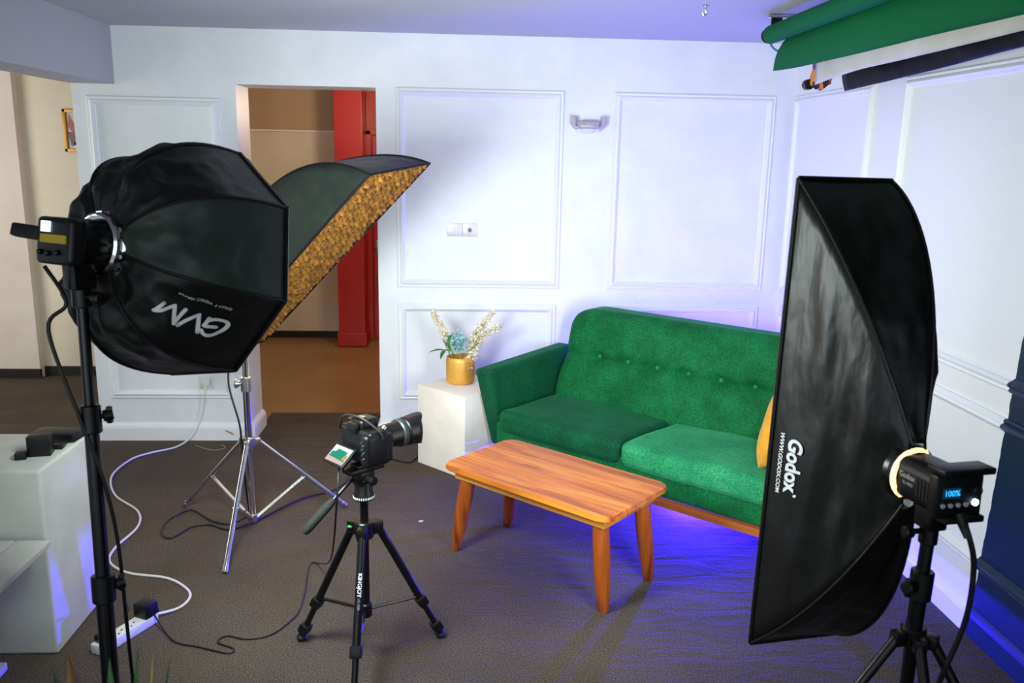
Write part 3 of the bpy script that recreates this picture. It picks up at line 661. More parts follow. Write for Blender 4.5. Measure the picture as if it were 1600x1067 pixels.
# ------------------------------------------------------------------ lamp heads
def glow(hub, x, y, N, spans, r0, r1, z0, z1, m, root):
    for a0, a1 in spans:
        bm = B(); vs = []
        for k in range(13):
            a = math.radians(a0 + (a1 - a0) * k / 12); d = x * math.cos(a) + y * math.sin(a); vs.append((bm.verts.new(hub + d * r0 + N * z0), bm.verts.new(hub + d * r1 + N * z1)))
        for p, q in zip(vs, vs[1:]): bm.faces.new((p[0], p[1], q[1], q[0]))
        thick(obj('light_gap', bm, m, root), .001)
def lamp_gvm():
    hub = OC - ON * .30; N = V((.518, .842, -.149)).normalized(); r = thing('studio_lamp', 'black round studio lamp with silver mount ring and yellow label behind the octagonal softbox', 'studio lamp', hub - N * .06)
    x = N.cross(V((0, 0, 1))).normalized(); y = x.cross(N)
    bm = B(); lathe(bm, [(.050, -.016), (.066, -.018), (.072, -.014), (.074, -.006), (.070, .0), (.076, .004), (.081, .010), (.081, .016), (.074, .022), (.05, .022)], hub, N, 48); obj('mount_ring', bm, M['chrome'], r)
    glow(hub, x, y, N, ((88, 102), (108, 124), (222, 236), (242, 256)), .0745, .0655, -.006, -.0185, M['leak'], r)
    bm = B(); lathe(bm, [(0, -.11), (.046, -.11), (.050, -.10), (.051, -.04), (.049, -.025), (.048, 0), (0, 0)], hub, N, 36)
    for k in range(14):
        a = 2 * PI * k / 14; d = x * math.cos(a) + y * math.sin(a); box(bm, hub + d * .050 - N * .026, (.008, .010, .024), rot(d.cross(N), d, N))
    obj('body', bm, M['black_plastic'], r)
    Rm = rot(x, y, N); bm = B(); box(bm, hub - N * .098, (.122, .104, .040), Rm, .014, 3); obj('rear_housing', bm, M['black_plastic'], r)
    rc = hub - N * .1185
    def f(a, b_, c=.001): return rc + x * a + y * b_ - N * c
    bm = B(); box(bm, f(-.024, .030), (.028, .022, .003), Rm); obj('display', bm, M['screen_light'], r)
    bm = B(); box(bm, f(.004, .004), (.088, .018, .003), Rm); obj('yellow_label', bm, M['yellow_label'], r)
    for a, b_ in ((-.040, -.026), (-.012, -.028), (.02, -.025)):
        bm = B(); cyl(bm, f(a, b_, -.004), f(a, b_, .007), .006, n=14, bev=.002); obj('knob', bm, M['black_plastic'], r)
    bm = B(); hb = hub - N * .10 - x * .052 + y * .012; hd_ = (-x * .80 - N * .28 + y * .05).normalized(); box(bm, hb + hd_ * .035, (.028, .030, .085), rot(x.cross(hd_).normalized().cross(hd_), x.cross(hd_).normalized(), hd_), .006); obj('handle', bm, M['black_rubber'], r)
    yk = hub - N * .062; bm = B(); box(bm, yk - V((0, 0, .072)), (.046, .055, .065), rot(x, V((0, 0, 1)).cross(x), V((0, 0, 1))), .008); cyl(bm, yk - V((0, 0, .145)), yk - V((0, 0, .09)), .021, n=18, bev=.003); obj('yoke', bm, M['black_metal'], r)
    bm = B(); kx = yk - V((0, 0, .12)); cyl(bm, kx, kx + x * .055, .006, n=10); cyl(bm, kx + x * .045, kx + x * .07, .015, n=14, bev=.003); obj('tilt_knob', bm, M['black_plastic'], r)
    return yk - V((0, 0, .145))
gtop = lamp_gvm()
def lamp_godox():
    N = V((-.167, .985, -.032)).normalized(); hub = GC - GN * .35; r = thing('studio_lamp', 'black studio lamp with blue display panel behind the tall strip softbox', 'studio lamp', hub - N * .07)
    x = N.cross(V((0, 0, 1))).normalized(); y = x.cross(N); Rm = rot(x, y, N)
    bm = B(); lathe(bm, [(.040, -.008), (.050, -.010), (.054, -.006), (.054, .004), (.060, .008), (.062, .02), (.04, .02)], hub, N, 44); obj('mount_ring', bm, M['black_metal'], r)
    glow(hub, x, y, N, ((62, 238),), .0585, .0515, -.002, -.012, M['leak_warm'], r)
    prof = rrect(.094, .094, .030, 6); bm = B(); prism(bm, prof, -.118, -.004); bm.transform(Matrix.Translation(hub) @ Rm.to_4x4()); obj('body', bm, M['black_plastic'], r)
    bm = B(); box(bm, hub - N * .122, (.108, .090, .026), Rm, .008); obj('rear_panel', bm, M['black_plastic'], r)
    rc = hub - N * .1355
    def f(a, b_, c=.001): return rc + x * a + y * b_ - N * c
    bm = B(); box(bm, f(-.020, .008), (.040, .021, .002), Rm); dsp = obj('display', bm, M['lcd'], r)
    decal(text_bm('100%', .0165, lambda a, b_: f(-.020 + a, .008 + b_, .0028), bold=.0004), 'display_digits', M['lcd_digit'], dsp)
    for k in range(4):
        bm = B(); cyl(bm, f(-.038 + .0175 * k, -.017, -.003), f(-.038 + .0175 * k, -.017, .004), .005, n=12, bev=.001); obj('button', bm, M['grey_plate'], r)
    bm = B(); cyl(bm, f(.036, -.014, -.003), f(.036, -.014, .005), .007, n=14, bev=.002); obj('power_button', bm, M['screen_light'], r)
    bm = B(); cyl(bm, f(.032, .012, -.003), f(.032, .012, .012), .011, n=20, bev=.002); obj('dial', bm, M['black_rubber'], r)
    bm = B(); box(bm, hub - N * .124 + y * .052 + x * .008, (.118, .014, .05), Rm, .004); obj('top_hood', bm, M['black_plastic'], r)
    bm = B(); box(bm, hub - N * .128 - y * .048 + x * .012, (.09, .014, .03), Rm, .004); obj('lower_lip', bm, M['black_plastic'], r)
    bm = B()
    for k in range(4): box(bm, hub - N * (.072 + .010 * k) - x * .0472, (.002, .04, .004), Rm)
    obj('vent_slots', bm, M['black_rubber'], r)
    decal(text_bm('Godox', .0165, lambda a, b_: hub - N * (.040 + a) - x * .0476 + y * (.012 + b_), bold=.0005), 'lamp_lettering', M['grey_print'], r)
    decal(text_bm('SL100D', .0095, lambda a, b_: hub - N * (.044 + a) - x * .0476 + y * (-.003 + b_), bold=.0002), 'model_lettering', M['grey_print'], r)
    yk = hub - N * .066; bm = B(); box(bm, yk - V((0, 0, .066)), (.044, .050, .055), rot(x, V((0, 0, 1)).cross(x), V((0, 0, 1))), .006); cyl(bm, yk - V((0, 0, .13)), yk - V((0, 0, .08)), .0185, n=18, bev=.003); obj('yoke', bm, M['black_metal'], r)
    bm = B(); kx = yk - V((0, 0, .10)); cyl(bm, kx, kx - x * .05, .006, n=10); cyl(bm, kx - x * .04, kx - x * .06, .013, n=14, bev=.003); obj('tilt_knob', bm, M['black_plastic'], r)
    return yk - V((0, 0, .13)), f(.004, -.038, .0)
dtop, dsock = lamp_godox()
def lamp_chrome():
    N = kN; hub = kC - N * .38; r = thing('studio_lamp', 'dark lamp head with lit mount gaps, high behind the gold gridded softbox', 'studio lamp', hub - N * .1)
    bm = B(); lathe(bm, [(.05, -.012), (.088, -.012), (.092, .0), (.086, .014), (.05, .02)], hub, N, 40); obj('mount_ring', bm, M['black_metal'], r)
    bm = B(); lathe(bm, [(0, -.20), (.055, -.20), (.06, -.19), (.06, -.01), (0, -.01)], hub, N, 30); obj('body', bm, M['black_plastic'], r)
    x = N.cross(V((0, 0, 1))).normalized(); y = x.cross(N)
    glow(hub, x, y, N, ((20, 42), (50, 60), (75, 100), (110, 125)), .0925, .080, 0, -.0125, M['leak_warm'], r)
    yk = hub - N * .10; bm = B(); box(bm, yk - V((0, 0, .08)), (.05, .05, .07), None, .006); cyl(bm, yk - V((0, 0, .15)), yk - V((0, 0, .09)), .018, n=16); obj('yoke', bm, M['black_metal'], r)
    pt_ = V((-1.005, -1.24, 1.40)); bm = B(); tube(bm, [yk - V((0, 0, .11)), yk - V((0, 0, .13)) + V((-.0, -.04, 0)), pt_ + V((0, .05, .02)), pt_ + V((0, 0, .0))], .013, 10, 5); cyl(bm, pt_ - V((0, 0, .05)), pt_ + V((0, 0, .02)), .018, n=16, bev=.003); obj('side_arm', bm, M['black_metal'], r)
    return pt_ - V((0, 0, .05))
ktop = lamp_chrome()

# ------------------------------------------------------------------ light stands
def stand(name, label, top, hubp, foot_r, angs, brace_z, m, m2, secs, rleg=.009, base=None, knob=None, spread=None):
    """Light stand: telescoping pole, leg collar at hubp, three legs with braces to a lower collar."""
    top, hubp = V(top), V(hubp); ax = (top - hubp).normalized(); base = V((hubp.x, hubp.y, 0)) - V((ax.x, ax.y, 0)) * 0
    low = hubp + (V((hubp.x, hubp.y, brace_z)) - hubp)
    r = thing(name, label, 'light stand', (hubp.x, hubp.y, 0))
    L = (top - hubp).length; prev = 0
    for t0, t1, rad in secs:
        bm = B(); cyl(bm, hubp + ax * L * t0, hubp + ax * L * t1, rad, n=20); obj('pole_section', bm, m, r)
    for (t0, t1, rad), nxt in zip(secs, secs[1:] + [None]):
        if nxt is None: continue
        c = hubp + ax * L * t1; x, y, _ = axes(ax); bm = B(); cyl(bm, c - ax * .045, c + ax * .02, rad + .007, n=20, bev=.003); co = obj('collar', bm, m2, r)
        kd = V(knob) if knob is not None else x
        bm = B(); cyl(bm, c - ax * .012, c - ax * .012 + kd * .045, .006, n=10); cyl(bm, c - ax * .012 + kd * .032, c - ax * .012 + kd * .06, .014, n=12, bev=.003); box(bm, c - ax * .012 + kd * .05, (.012, .012, .04), None, .003); obj('clamp_knob', bm, m2, co)
    bm = B(); cyl(bm, hubp - V((0, 0, .022)), hubp + V((0, 0, .022)), .026, n=20, bev=.004)
    for a in angs:
        d = V((math.cos(a), math.sin(a), 0)); box(bm, hubp + d * .034, (.032, .026, .03), rot(d, V((0, 0, 1)).cross(d), V((0, 0, 1))), .004)
    obj('leg_collar', bm, m2, r)
    bm = B(); cyl(bm, V((hubp.x, hubp.y, brace_z - .015)), hubp, secs[0][2] * .85, n=18); obj('pole_section', bm, m, r)
    bm = B(); lc = V((hubp.x, hubp.y, brace_z)); cyl(bm, lc - V((0, 0, .018)), lc + V((0, 0, .018)), .02, n=18, bev=.003); obj('brace_collar', bm, m2, r)
    for k, a in enumerate(angs):
        fr = foot_r[k] if isinstance(foot_r, (list, tuple)) else foot_r
        d = V((math.cos(a), math.sin(a), 0)); p0 = hubp + d * .04; p1 = V((hubp.x, hubp.y, 0)) + d * fr + V((0, 0, rleg))
        bm = B(); cyl(bm, p0, p1, rleg, n=14); lg = obj('leg', bm, m, r)
        bm = B(); cyl(bm, p1 - (p1 - p0).normalized() * .03, p1 + (p1 - p0).normalized() * .004, rleg + .002, n=14, bev=.002); obj('foot_cap', bm, M['black_rubber'] if m is not M['chrome'] else M['chrome'], lg)
        mid = p0.lerp(p1, .52); bm = B(); t = d.cross(V((0, 0, 1)))
        tube(bm, [lc + d * .02 + t * .006, mid + t * .006], .0045, 6, 0); tube(bm, [lc + d * .02 - t * .006, mid - t * .006], .0045, 6, 0); cyl(bm, mid - t * .014, mid + t * .014, .006, n=8); obj('brace', bm, m, r)
    return r
khub = V((-1.0, -1.24, .415))
def an(cx, cy, fx, fy): return math.atan2(fy - cy, fx - cx)
ft = [(-1.007, -1.688), (-1.384, -1.012), (-.609, -1.02)]
stand('light_stand', 'chrome light stand in front of the doorway, carrying the gold gridded softbox', ktop, khub, [math.hypot(a + 1.0, b_ + 1.24) for a, b_ in ft], [an(-1.0, -1.24, *p) for p in ft], .05, M['chrome'], M['steel'], [(0, .30, .0165), (.30, .7, .0135), (.7, 1, .011)], .011, knob=(-.8, -.3, .1))
gb = V((-.852, -3.14, .34)); 
stand('light_stand', 'black light stand in the left foreground, carrying the octagonal softbox', gtop, gb, .46, [math.radians(a) for a in (100, 220, 340)], .16, M['black_metal'], M['black_plastic'], [(0, .37, .019), (.37, .76, .016), (.76, 1, .0125)], .011, knob=(.7, .35, .1))
dh = V((dtop.x - .005, dtop.y + .0, .715))
stand('light_stand', 'black light stand at the right edge, carrying the lamp of the tall softbox', dtop, dh, [.62, .50, .55], [math.radians(a) for a in (192, 318, 262)], .42, M['black_metal'], M['black_plastic'], [(0, .62, .0165), (.62, 1, .0135)], .011, knob=(-.8, -.45, .1))

# ------------------------------------------------------------------ video tripod and camera
tc_ = V((-.36, -2.325, 0)); hz = .49
TRP = thing('tripod', 'low black video tripod with pan handle, carrying the camera', 'tripod', tc_)
bm = B(); cyl(bm, tc_ + V((0, 0, hz - .03)), tc_ + V((0, 0, hz + .028)), .030, n=20, bev=.004)
feet = [V((-.605, -2.182, 0)), V((-.116, -2.173, 0)), V((-.372, -2.60, 0))]
for f_ in feet:
    d = (f_ - tc_).normalized(); box(bm, tc_ + d * .04 + V((0, 0, hz)), (.045, .034, .045), rot(d, V((0, 0, 1)).cross(d), V((0, 0, 1))), .008)
obj('shoulder', bm, M['black_plastic'], TRP)
bm = B(); d = (feet[0] - tc_).normalized(); ball(bm, tc_ + d * .055 + V((0, -.018, hz + .004)), .008, 10, (1.4, 1, .7)); obj('green_mark', bm, mat('green_plastic_mark', '#2aa53a', .4), TRP)
bm = B(); cyl(bm, tc_ + V((0, 0, .22)), tc_ + V((0, 0, hz + .1)), .0135, n=18); obj('centre_column', bm, M['black_metal'], TRP)
bm = B(); cyl(bm, tc_ + V((0, 0, .175)), tc_ + V((0, 0, .225)), .020, n=16, bev=.004); obj('spreader_hub', bm, M['black_plastic'], TRP)
for k, f_ in enumerate(feet):
    d = (f_ - tc_).normalized(); p0 = tc_ + d * .05 + V((0, 0, hz - .005)); p1 = f_ + V((0, 0, .02)); pm = p0.lerp(p1, .68); pn_ = p0.lerp(p1, .93)
    bm = B(); cyl(bm, p0, pm, .0135, n=16); lg = obj('leg', bm, M['black_metal'], TRP)
    bm = B(); cyl(bm, pm, p1, .0105, n=16); obj('lower_leg_tube', bm, M['black_metal'], lg)
    for q in (pm, pn_):
        x_, y_, z_ = axes(p1 - p0); bm = B(); box(bm, q, (.038, .036, .04), rot(x_, y_, z_), .007); obj('leg_clamp', bm, M['black_plastic'], lg)
    bm = B(); ball(bm, f_ + V((0, 0, .014)), .02, 12, (1, 1, .7)); obj('rubber_foot', bm, M['black_rubber'], lg)
    bm = B(); q = p0.lerp(p1, .64); tube(bm, [tc_ + d * .015 + V((0, 0, .2)), q], .006, 6, 0); obj('brace', bm, M['black_metal'], TRP)
    if k == 2:
        ax_ = (p1 - p0).normalized(); tocam = (V((-.04, -4.94, 1.7)) - p0); sx_ = ax_.cross(tocam).normalized(); nn = sx_.cross(ax_).normalized()
        if nn.dot(tocam) < 0: nn = -nn
        def leg_txt(s0):
            def f(a, b_):
                off = b_ / .0137; return p0 + ax_ * (s0 + a) + nn * (.0139 * math.cos(off)) + (ax_.cross(nn)) * (-.0139 * math.sin(off))
            return f
        decal(text_bm('KINGJOY', .018, leg_txt(.15), bold=.0003), 'leg_lettering', M['print_white'], lg)
        decal(text_bm('VT-1500', .010, leg_txt(.208)), 'leg_lettering', M['grey_print'], lg)
bm = B(); lathe(bm, [(0, 0), (.026, 0), (.034, .006), (.034, .024), (.030, .03), (.030, .055), (.022, .075), (0, .08)], tc_ + V((0, 0, .592)), (0, 0, 1), 30); obj('pan_head', bm, M['black_plastic'], TRP)
bm = B()
for k in range(30):
    a = 2 * PI * k / 30; box(bm, tc_ + V((math.cos(a) * .0343, math.sin(a) * .0343, .606)), (.002, .003, .007), Matrix.Rotation(a, 3, 'Z'))
obj('degree_marks', bm, M['print_white'], TRP)
cb = math.radians(47); CF = V((math.sin(cb), math.cos(cb), 0)); CR = V((math.cos(cb), -math.sin(cb), 0)); CU = V((0, 0, 1)); RC = rot(CR, CF, CU)
hc = tc_ + V((0, 0, .672))
bm = B(); box(bm, hc + CR * .0, (.05, .06, .05), RC, .01); box(bm, hc + V((0, 0, .03)) + CF * .0, (.055, .13, .016), RC, .004); box(bm, hc + V((0, 0, .042)), (.045, .07, .012), RC, .003); obj('tilt_block', bm, M['black_plastic'], TRP)
bm = B(); cyl(bm, hc + CR * .02, hc + CR * .06, .015, n=16, bev=.003); obj('tilt_knob', bm, M['black_plastic'], TRP)
tc_face = hc + CR * .0255
decal(text_bm('KINGJOY', .010, lambda a, b_: tc_face + CF * a + V((0, 0, b_ - .005))), 'head_lettering', M['grey_print'], TRP)
h0 = hc - CR * .02 - CF * .02; hend = V((-.535, -2.44, .53)); hd = (hend - h0).normalized(); hm = h0.lerp(hend, .42)
bm = B(); tube(bm, [h0, hm], .006, 8, 0); pan = obj('pan_handle', bm, M['black_metal'], TRP)
bm = B(); lathe(bm, [(0, 0), (.010, 0), (.0145, .02), (.0155, .10), (.0145, (hend - hm).length - .01), (.010, (hend - hm).length), (0, (hend - hm).length)], hm, hd, 16); obj('grip', bm, mat('dark_foam_grip', '#1d201d', .8, bump=.3, bscale=220), pan)

cc_ = hc + V((0, 0, .112)) + CF * .006
DC = thing('camera', 'black digital camera with hooded lens and tilted lit screen, on the low tripod', 'camera', hc + V((0, 0, .05)))
CS = 1.16
def cf(a, b_, c): return cc_ + (CR * a + CF * b_ + CU * c) * CS
def k_(*a): return tuple(q * CS for q in a) if len(a) > 1 else a[0] * CS
bm = B(); box(bm, cf(0, 0, 0), k_(.140, .062, .098), RC, k_(.012), 3); box(bm, cf(.055, -.004, -.002), k_(.034, .082, .094), RC, k_(.014), 3); box(bm, cf(.056, .028, -.004), k_(.030, .045, .082), RC, k_(.014), 3); obj('body', bm, M['black_plastic'], DC)
bm = B(); box(bm, cf(-.004, .004, .058), k_(.060, .06, .034), RC, k_(.012), 3); box(bm, cf(-.004, -.034, .054), k_(.042, .016, .026), RC, k_(.006)); obj('viewfinder', bm, M['black_plastic'], DC)
bm = B(); box(bm, cf(-.004, -.006, .077), k_(.022, .022, .004), RC, k_(.001)); obj('hot_shoe', bm, M['steel'], DC)
bm = B(); cyl(bm, cf(-.052, 0, .048), cf(-.052, 0, .062), .017, n=20, bev=.002); obj('mode_dial', bm, M['black_plastic'], DC)
bm = B(); cyl(bm, cf(.055, .022, .048), cf(.055, .03, .056), .009, n=16, bev=.002); obj('shutter_button', bm, M['steel'], DC)
for a, b_ in ((.048, .024), (.056, .016), (.05, .004), (.058, -.004), (.05, -.012), (.056, -.022)):
    bm = B(); cyl(bm, cf(a, -.044, b_), cf(a, -.0475, b_), .0028, n=8); obj('button', bm, M['steel'], DC)
bm = B(); l0 = cf(-.006, .03, .0)
lathe(bm, [k_(*q_) for q_ in [(0, 0), (.036, 0), (.036, .02), (.033, .024), (.034, .05), (.035, .052), (.035, .085), (.038, .09), (.040, .118), (.038, .122), (0, .118)]], l0, CF, 40); obj('lens', bm, M['black_plastic'], DC)
bm = B(); ln = mat('grey_lens_ring', '#2f3735', .4); lathe(bm, [k_(*q_) for q_ in [(.0375, .088), (.0412, .092), (.0414, .104), (.0385, .108)]], l0, CF, 40); obj('lens_ring', bm, ln, DC)
bm = B(); n_ = 64; rings = []
for k in range(n_):
    a = 2 * PI * k / n_; d = CR * math.cos(a) + CU * math.sin(a); Lh = .045 + .014 * math.cos(2 * a + PI) + .008 * abs(math.cos(2 * a)) ; row = []
    for j in range(5): row.append(bm.verts.new(l0 + (CF * (.108 + Lh * j / 4) + d * (.0405 + .006 * j / 4)) * CS))
    rings.append(row)
for k in range(n_):
    for j in range(4): bm.faces.new((rings[k][j], rings[(k + 1) % n_][j], rings[(k + 1) % n_][j + 1], rings[k][j + 1]))
o = obj('lens_hood', bm, M['black_plastic'], DC); thick(o, .002)
bm = B(); tube(bm, [cf(-.072, 0, .036), cf(-.085, -.02, .03), cf(-.05, -.03, .075), cf(.02, -.025, .083), cf(.07, .0, .05), cf(.078, .006, .03)], .004, 6, 8); obj('neck_strap', bm, M['black_rubber'], DC)
# tilting screen
sc_c = cf(-.022, -.066, -.026); sx_ = CR; sy_ = (CU * .62 + CF * .785).normalized(); sn_ = sx_.cross(sy_).normalized()
if sn_.z < 0: sn_ = -sn_
RS = rot(sx_, sy_, sx_.cross(sy_)); 
bm = B(); box(bm, sc_c, k_(.092, .064, .009), RS, .003); box(bm, sc_c - sn_ * .01 + sy_ * .025, k_(.05, .02, .02), RS, .003); scr = obj('tilt_screen', bm, M['black_plastic'], DC)
def emis(n, h, s=1.0): return mat(n, '#000000', .3, emit=h, estr=s)
def sq(poly, name, m, k):
    bm = B(); bm.faces.new([bm.verts.new(sc_c + (sn_ * (.0052 + k * .0004) + sx_ * a + sy_ * b_) * CS) for a, b_ in poly]); obj(name, bm, m, scr, smooth=False)
sq([(-.039, -.026), (.039, -.026), (.039, .026), (-.039, .026)], 'screen_picture', emis('screen_pale_wall', '#e8eef2', .95), 0)
sq([(-.039, -.026), (.039, -.026), (.039, -.014), (-.039, -.010)], 'screen_table', emis('screen_pale_floor', '#d8b7ae', .9), 1)
sq([(-.034, -.012), (.036, -.016), (.036, .004), (.028, .004), (.026, .014), (-.016, .016), (-.02, .006), (-.034, .004)], 'screen_sofa', emis('screen_green_sofa', '#189c7c', .8), 2)
sq([(.022, -.012), (.034, -.013), (.034, .002), (.024, .003)], 'screen_cushion', emis('screen_yellow_cushion', '#d9a238', .9), 3)

# ------------------------------------------------------------------ cables on the floor and the extension lead
def cable(pts, r, n=8, z=None): return [(p[0], p[1], (p[2] if len(p) > 2 else r)) for p in pts]
EX = thing('extension_lead', 'white four-way extension lead on the carpet, its white cord running to the wall socket', 'extension lead', (-1.23, -2.14, 0))
ed = V((.443, .896, 0)).normalized(); ec = V((-1.228, -2.150, .02)); Re = rot(ed, V((-ed.y, ed.x, 0)), V((0, 0, 1)))
bm = B(); box(bm, ec, (.25, .056, .036), Re, .006); eb = obj('body', bm, M['white_plastic'], EX)
for k in range(4):
    q = ec + ed * (-.085 + .055 * k) + V((0, 0, .0185)); bm = B(); eo = V((-ed.y, ed.x, 0))
    box(bm, q + ed * .014, (.009, .004, .002), Re); box(bm, q - ed * .008 + eo * .011, (.004, .008, .002), Re); box(bm, q - ed * .008 - eo * .011, (.004, .008, .002), Re); obj('socket_holes', bm, M['black_rubber'], eb)
wc = [(-1.543, -.055, .352), (-1.546, -.065, .30), (-1.556, -.05, .253), (-1.58, -.045, .155), (-1.63, -.08, .05), (-1.70, -.15, .006), (-1.81, -.25, .006), (-1.88, -.36, .006), (-1.886, -.607, .006), (-1.768, -.866, .006), (-1.587, -1.062, .006), (-1.521, -1.241, .006), (-1.538, -1.454, .006), (-1.508, -1.585, .006), (-1.398, -1.681, .006), (-1.23, -1.727, .006), (-1.129, -1.807, .006), (-1.088, -1.882, .006), (-1.105, -1.965, .007), (-1.172, -2.03, .018)]
bm = B(); tube(bm, wc, .0052, 8, 8); obj('cord', bm, M['wire_white'], EX)
bm = B(); box(bm, (-1.543, -.035, .362), (.044, .036, .044), None, .008); cyl(bm, (-1.543, -.048, .35), (-1.543, -.055, .325), .008, .005, n=12); obj('plug', bm, M['white_plastic'], EX)
bm = B(); q = ec + ed * .095; box(bm, q + V((0, 0, .045)), (.062, .062, .055), Re, .01); box(bm, q + ed * .028 + V((0, 0, .026)), (.02, .05, .02), Re, .004)
tag(obj('power_adapter', bm, M['black_plastic']), 'black block power adapter plugged into the far end of the extension lead', 'power adapter')
bm = B(); q = ec - ed * .088; box(bm, q + V((0, 0, .032)), (.048, .05, .028), Re, .008); cyl(bm, q + V((0, 0, .035)), q + V((.03, -.03, .03)), .008, n=10)
tag(obj('plug', bm, M['black_plastic']), 'small black plug in the near end of the extension lead', 'plug')
bm = B(); tube(bm, [cf(-.05, -.05, -.04), (-.44, -2.38, .60), (-.50, -2.15, .30), (-.62, -1.70, .05), (-.668, -1.60, .004), (-.675, -1.66, .004), (-.658, -1.816, .004), (-.65, -1.963, .004), (-.663, -2.044, .004), (-.72, -2.15, .004), (-.801, -2.177, .004), (-.874, -2.155, .004), (-.896, -2.195, .004), (-.83, -2.237, .004), (-.845, -2.263, .004), (-.955, -2.222, .004), (-1.041, -2.192, .004), (-1.10, -2.129, .01), (-1.155, -2.07, .04)], .0032, 6, 8)
tag(obj('camera_cable', bm, M['wire_black']), 'thin black cable from the camera over the carpet to the adapter', 'cable')
kc = [(-1.05, -1.26, .86), (-1.068, -1.275, .70), (-1.03, -1.28, .52), (-1.028, -1.262, .42), (-1.025, -1.25, .25), (-1.03, -1.19, .06), (-1.044, -1.1, .006), (-1.112, -1.212, .006), (-1.21, -1.176, .006), (-1.306, -1.075, .006), (-1.355, -1.06, .006), (-1.409, -1.173, .006), (-1.389, -1.31, .006), (-1.331, -1.357, .006), (-1.276, -1.245, .006), (-1.196, -1.225, .006), (-1.097, -1.275, .006), (-1.0, -1.175, .006), (-.915, -1.032, .006), (-.816, -.899, .006), (-.701, -.817, .006), (-.641, -.66, .006), (-.653, -.50, .006), (-.526, -.32, .006), (-.448, -.35, .006), (-.339, -.41, .006), (-.29, -.30, .006), (-.20, -.15, .006)]
bm = B(); tube(bm, kc, .0045, 8, 8)
tag(obj('lamp_cable', bm, M['wire_black']), 'black cable hanging down the chrome stand and looping on the carpet', 'cable')
gl = OC - ON * .30 - V((.518, .842, -.149)) * .11
bm = B(); tube(bm, [gl + V((-.03, -.0, -.055)), gl + V((.0, .02, -.14)), (-.955, -3.05, 1.30), (-.90, -3.06, 1.10), (-.86, -3.06, .95), (-.845, -3.05, .80), (-.845, -3.04, .60), (-.85, -3.02, .40), (-.85, -3.0, .15), (-.85, -2.98, .006), (-.95, -2.75, .006), (-1.15, -2.45, .006), (-1.255, -2.28, .03)], .0045, 8, 8)
tag(obj('lamp_cable', bm, M['wire_black']), 'black cable hanging beside the black stand in the left foreground', 'cable')
bm = B(); tube(bm, [(-1.40, -1.75, .004), (-1.36, -1.82, .004), (-1.327, -1.901, .004), (-1.29, -1.96, .004), (-1.284, -2.02, .02)], .003, 6, 6)
tag(obj('thin_cable', bm, M['wire_black']), 'short thin black cable on the carpet beside the white block', 'cable')
bm = B(); e0 = V(dsock); tube(bm, [e0 + V((0, 0, .0)), e0 + V((.005, -.03, -.03)), e0 + V((.025, -.03, -.10)), e0 + V((.03, -.02, -.22)), e0 + V((.01, -.0, -.36)), e0 + V((-.01, .02, -.50)), e0 + V((-.02, .05, -.7)), (e0.x - .03, e0.y + .08, .12), (e0.x - .02, e0.y + .02, .007), (e0.x + .15, e0.y - .15, .006)], .0055, 8, 8)
cyl(bm, e0, e0 + V((.004, -.03, -.035)), .012, .007, n=12)
tag(obj('mains_cable', bm, M['wire_black']), 'black power cord hanging from the lamp at the right edge', 'cable')

# ------------------------------------------------------------------ wall fittings
SC = thing('wall_sconce', 'unlit white two-socket wall lamp base, between the two upper wall panels', 'wall lamp', (.655, 0, 1.871))
bm = B(); box(bm, (.655, -.012, 1.862), (.135, .024, .06), None, .008, 3)
ball(bm, (.655, -.014, 1.845), .05, 16, (1.1, .45, .4)); obj('base_plate', bm, M['white_plastic'], SC)
bm = B(); box(bm, (.655, -.045, 1.872), (.115, .05, .042), None, .014, 3); obj('front_cover', bm, mat('clear_grey_plastic', '#c9c5d2', .2, trans=.35), SC)
bm = B(); cyl(bm, (.625, -.07, 1.872), (.625, -.074, 1.872), .005, n=10); cyl(bm, (.69, -.07, 1.87), (.69, -.074, 1.87), .005, n=10); obj('screw', bm, M['frame_gold'], SC)
for sx in (-1, 1):
    bm = B(); x_ = .655 + sx * .085; tube(bm, [(.655 + sx * .05, -.04, 1.862), (x_ - sx * .012, -.04, 1.858), (x_, -.04, 1.875)], .012, 10, 5); cyl(bm, (x_, -.04, 1.872), (x_, -.04, 1.918), .0165, n=20, bev=.002); obj('lamp_socket', bm, mat('pale_lilac_plastic', '#c2b8c4', .3, trans=.2), SC)
SW = thing('switch_plate', 'grey double switch plate low in the middle wall panel', 'switch plate', (-.05, 0, 1.27))
for sx, nm in ((-1, 'switch_half'), (1, 'socket_half')):
    bm = B(); box(bm, (-.05 + sx * .0435, -.004, 1.271), (.086, .008, .076), None, .002); hf = obj(nm, bm, M['grey_plate'], SW)
    if sx < 0:
        for dx, hh in ((-.006, .034), (.028, .012)):
            bm = B(); box(bm, (-.05 - .0435 + dx, -.009, 1.271), (.012, .006, hh), None, .002); obj('rocker', bm, M['white_plastic'], hf)
    else:
        bm = B(); cyl(bm, (-.008, -.006, 1.271), (-.008, -.014, 1.271), .014, n=18, bev=.002); obj('dial', bm, M['chrome'], hf)
        bm = B(); cyl(bm, (-.008, -.013, 1.271), (-.008, -.017, 1.271), .007, n=14); obj('dial_centre', bm, mat('navy_plastic', '#26374f', .3), hf)
bm = B(); box(bm, (-1.548, -.006, .357), (.086, .012, .086), None, .003); box(bm, (-1.528, -.013, .385), (.012, .006, .02), None, .002)
tag(obj('wall_socket', bm, M['white_plastic']), 'white wall socket low in the left wall panel, with the white plug in it', 'wall socket')
PF = thing('picture_frame', 'gold-framed red and dark picture on the cream wall, half hidden at upper left', 'picture', (-2.79, 1.49, 1.655))
bm = B(); px0, px1, pz0, pz1 = -2.905, -2.68, 1.66, 1.96
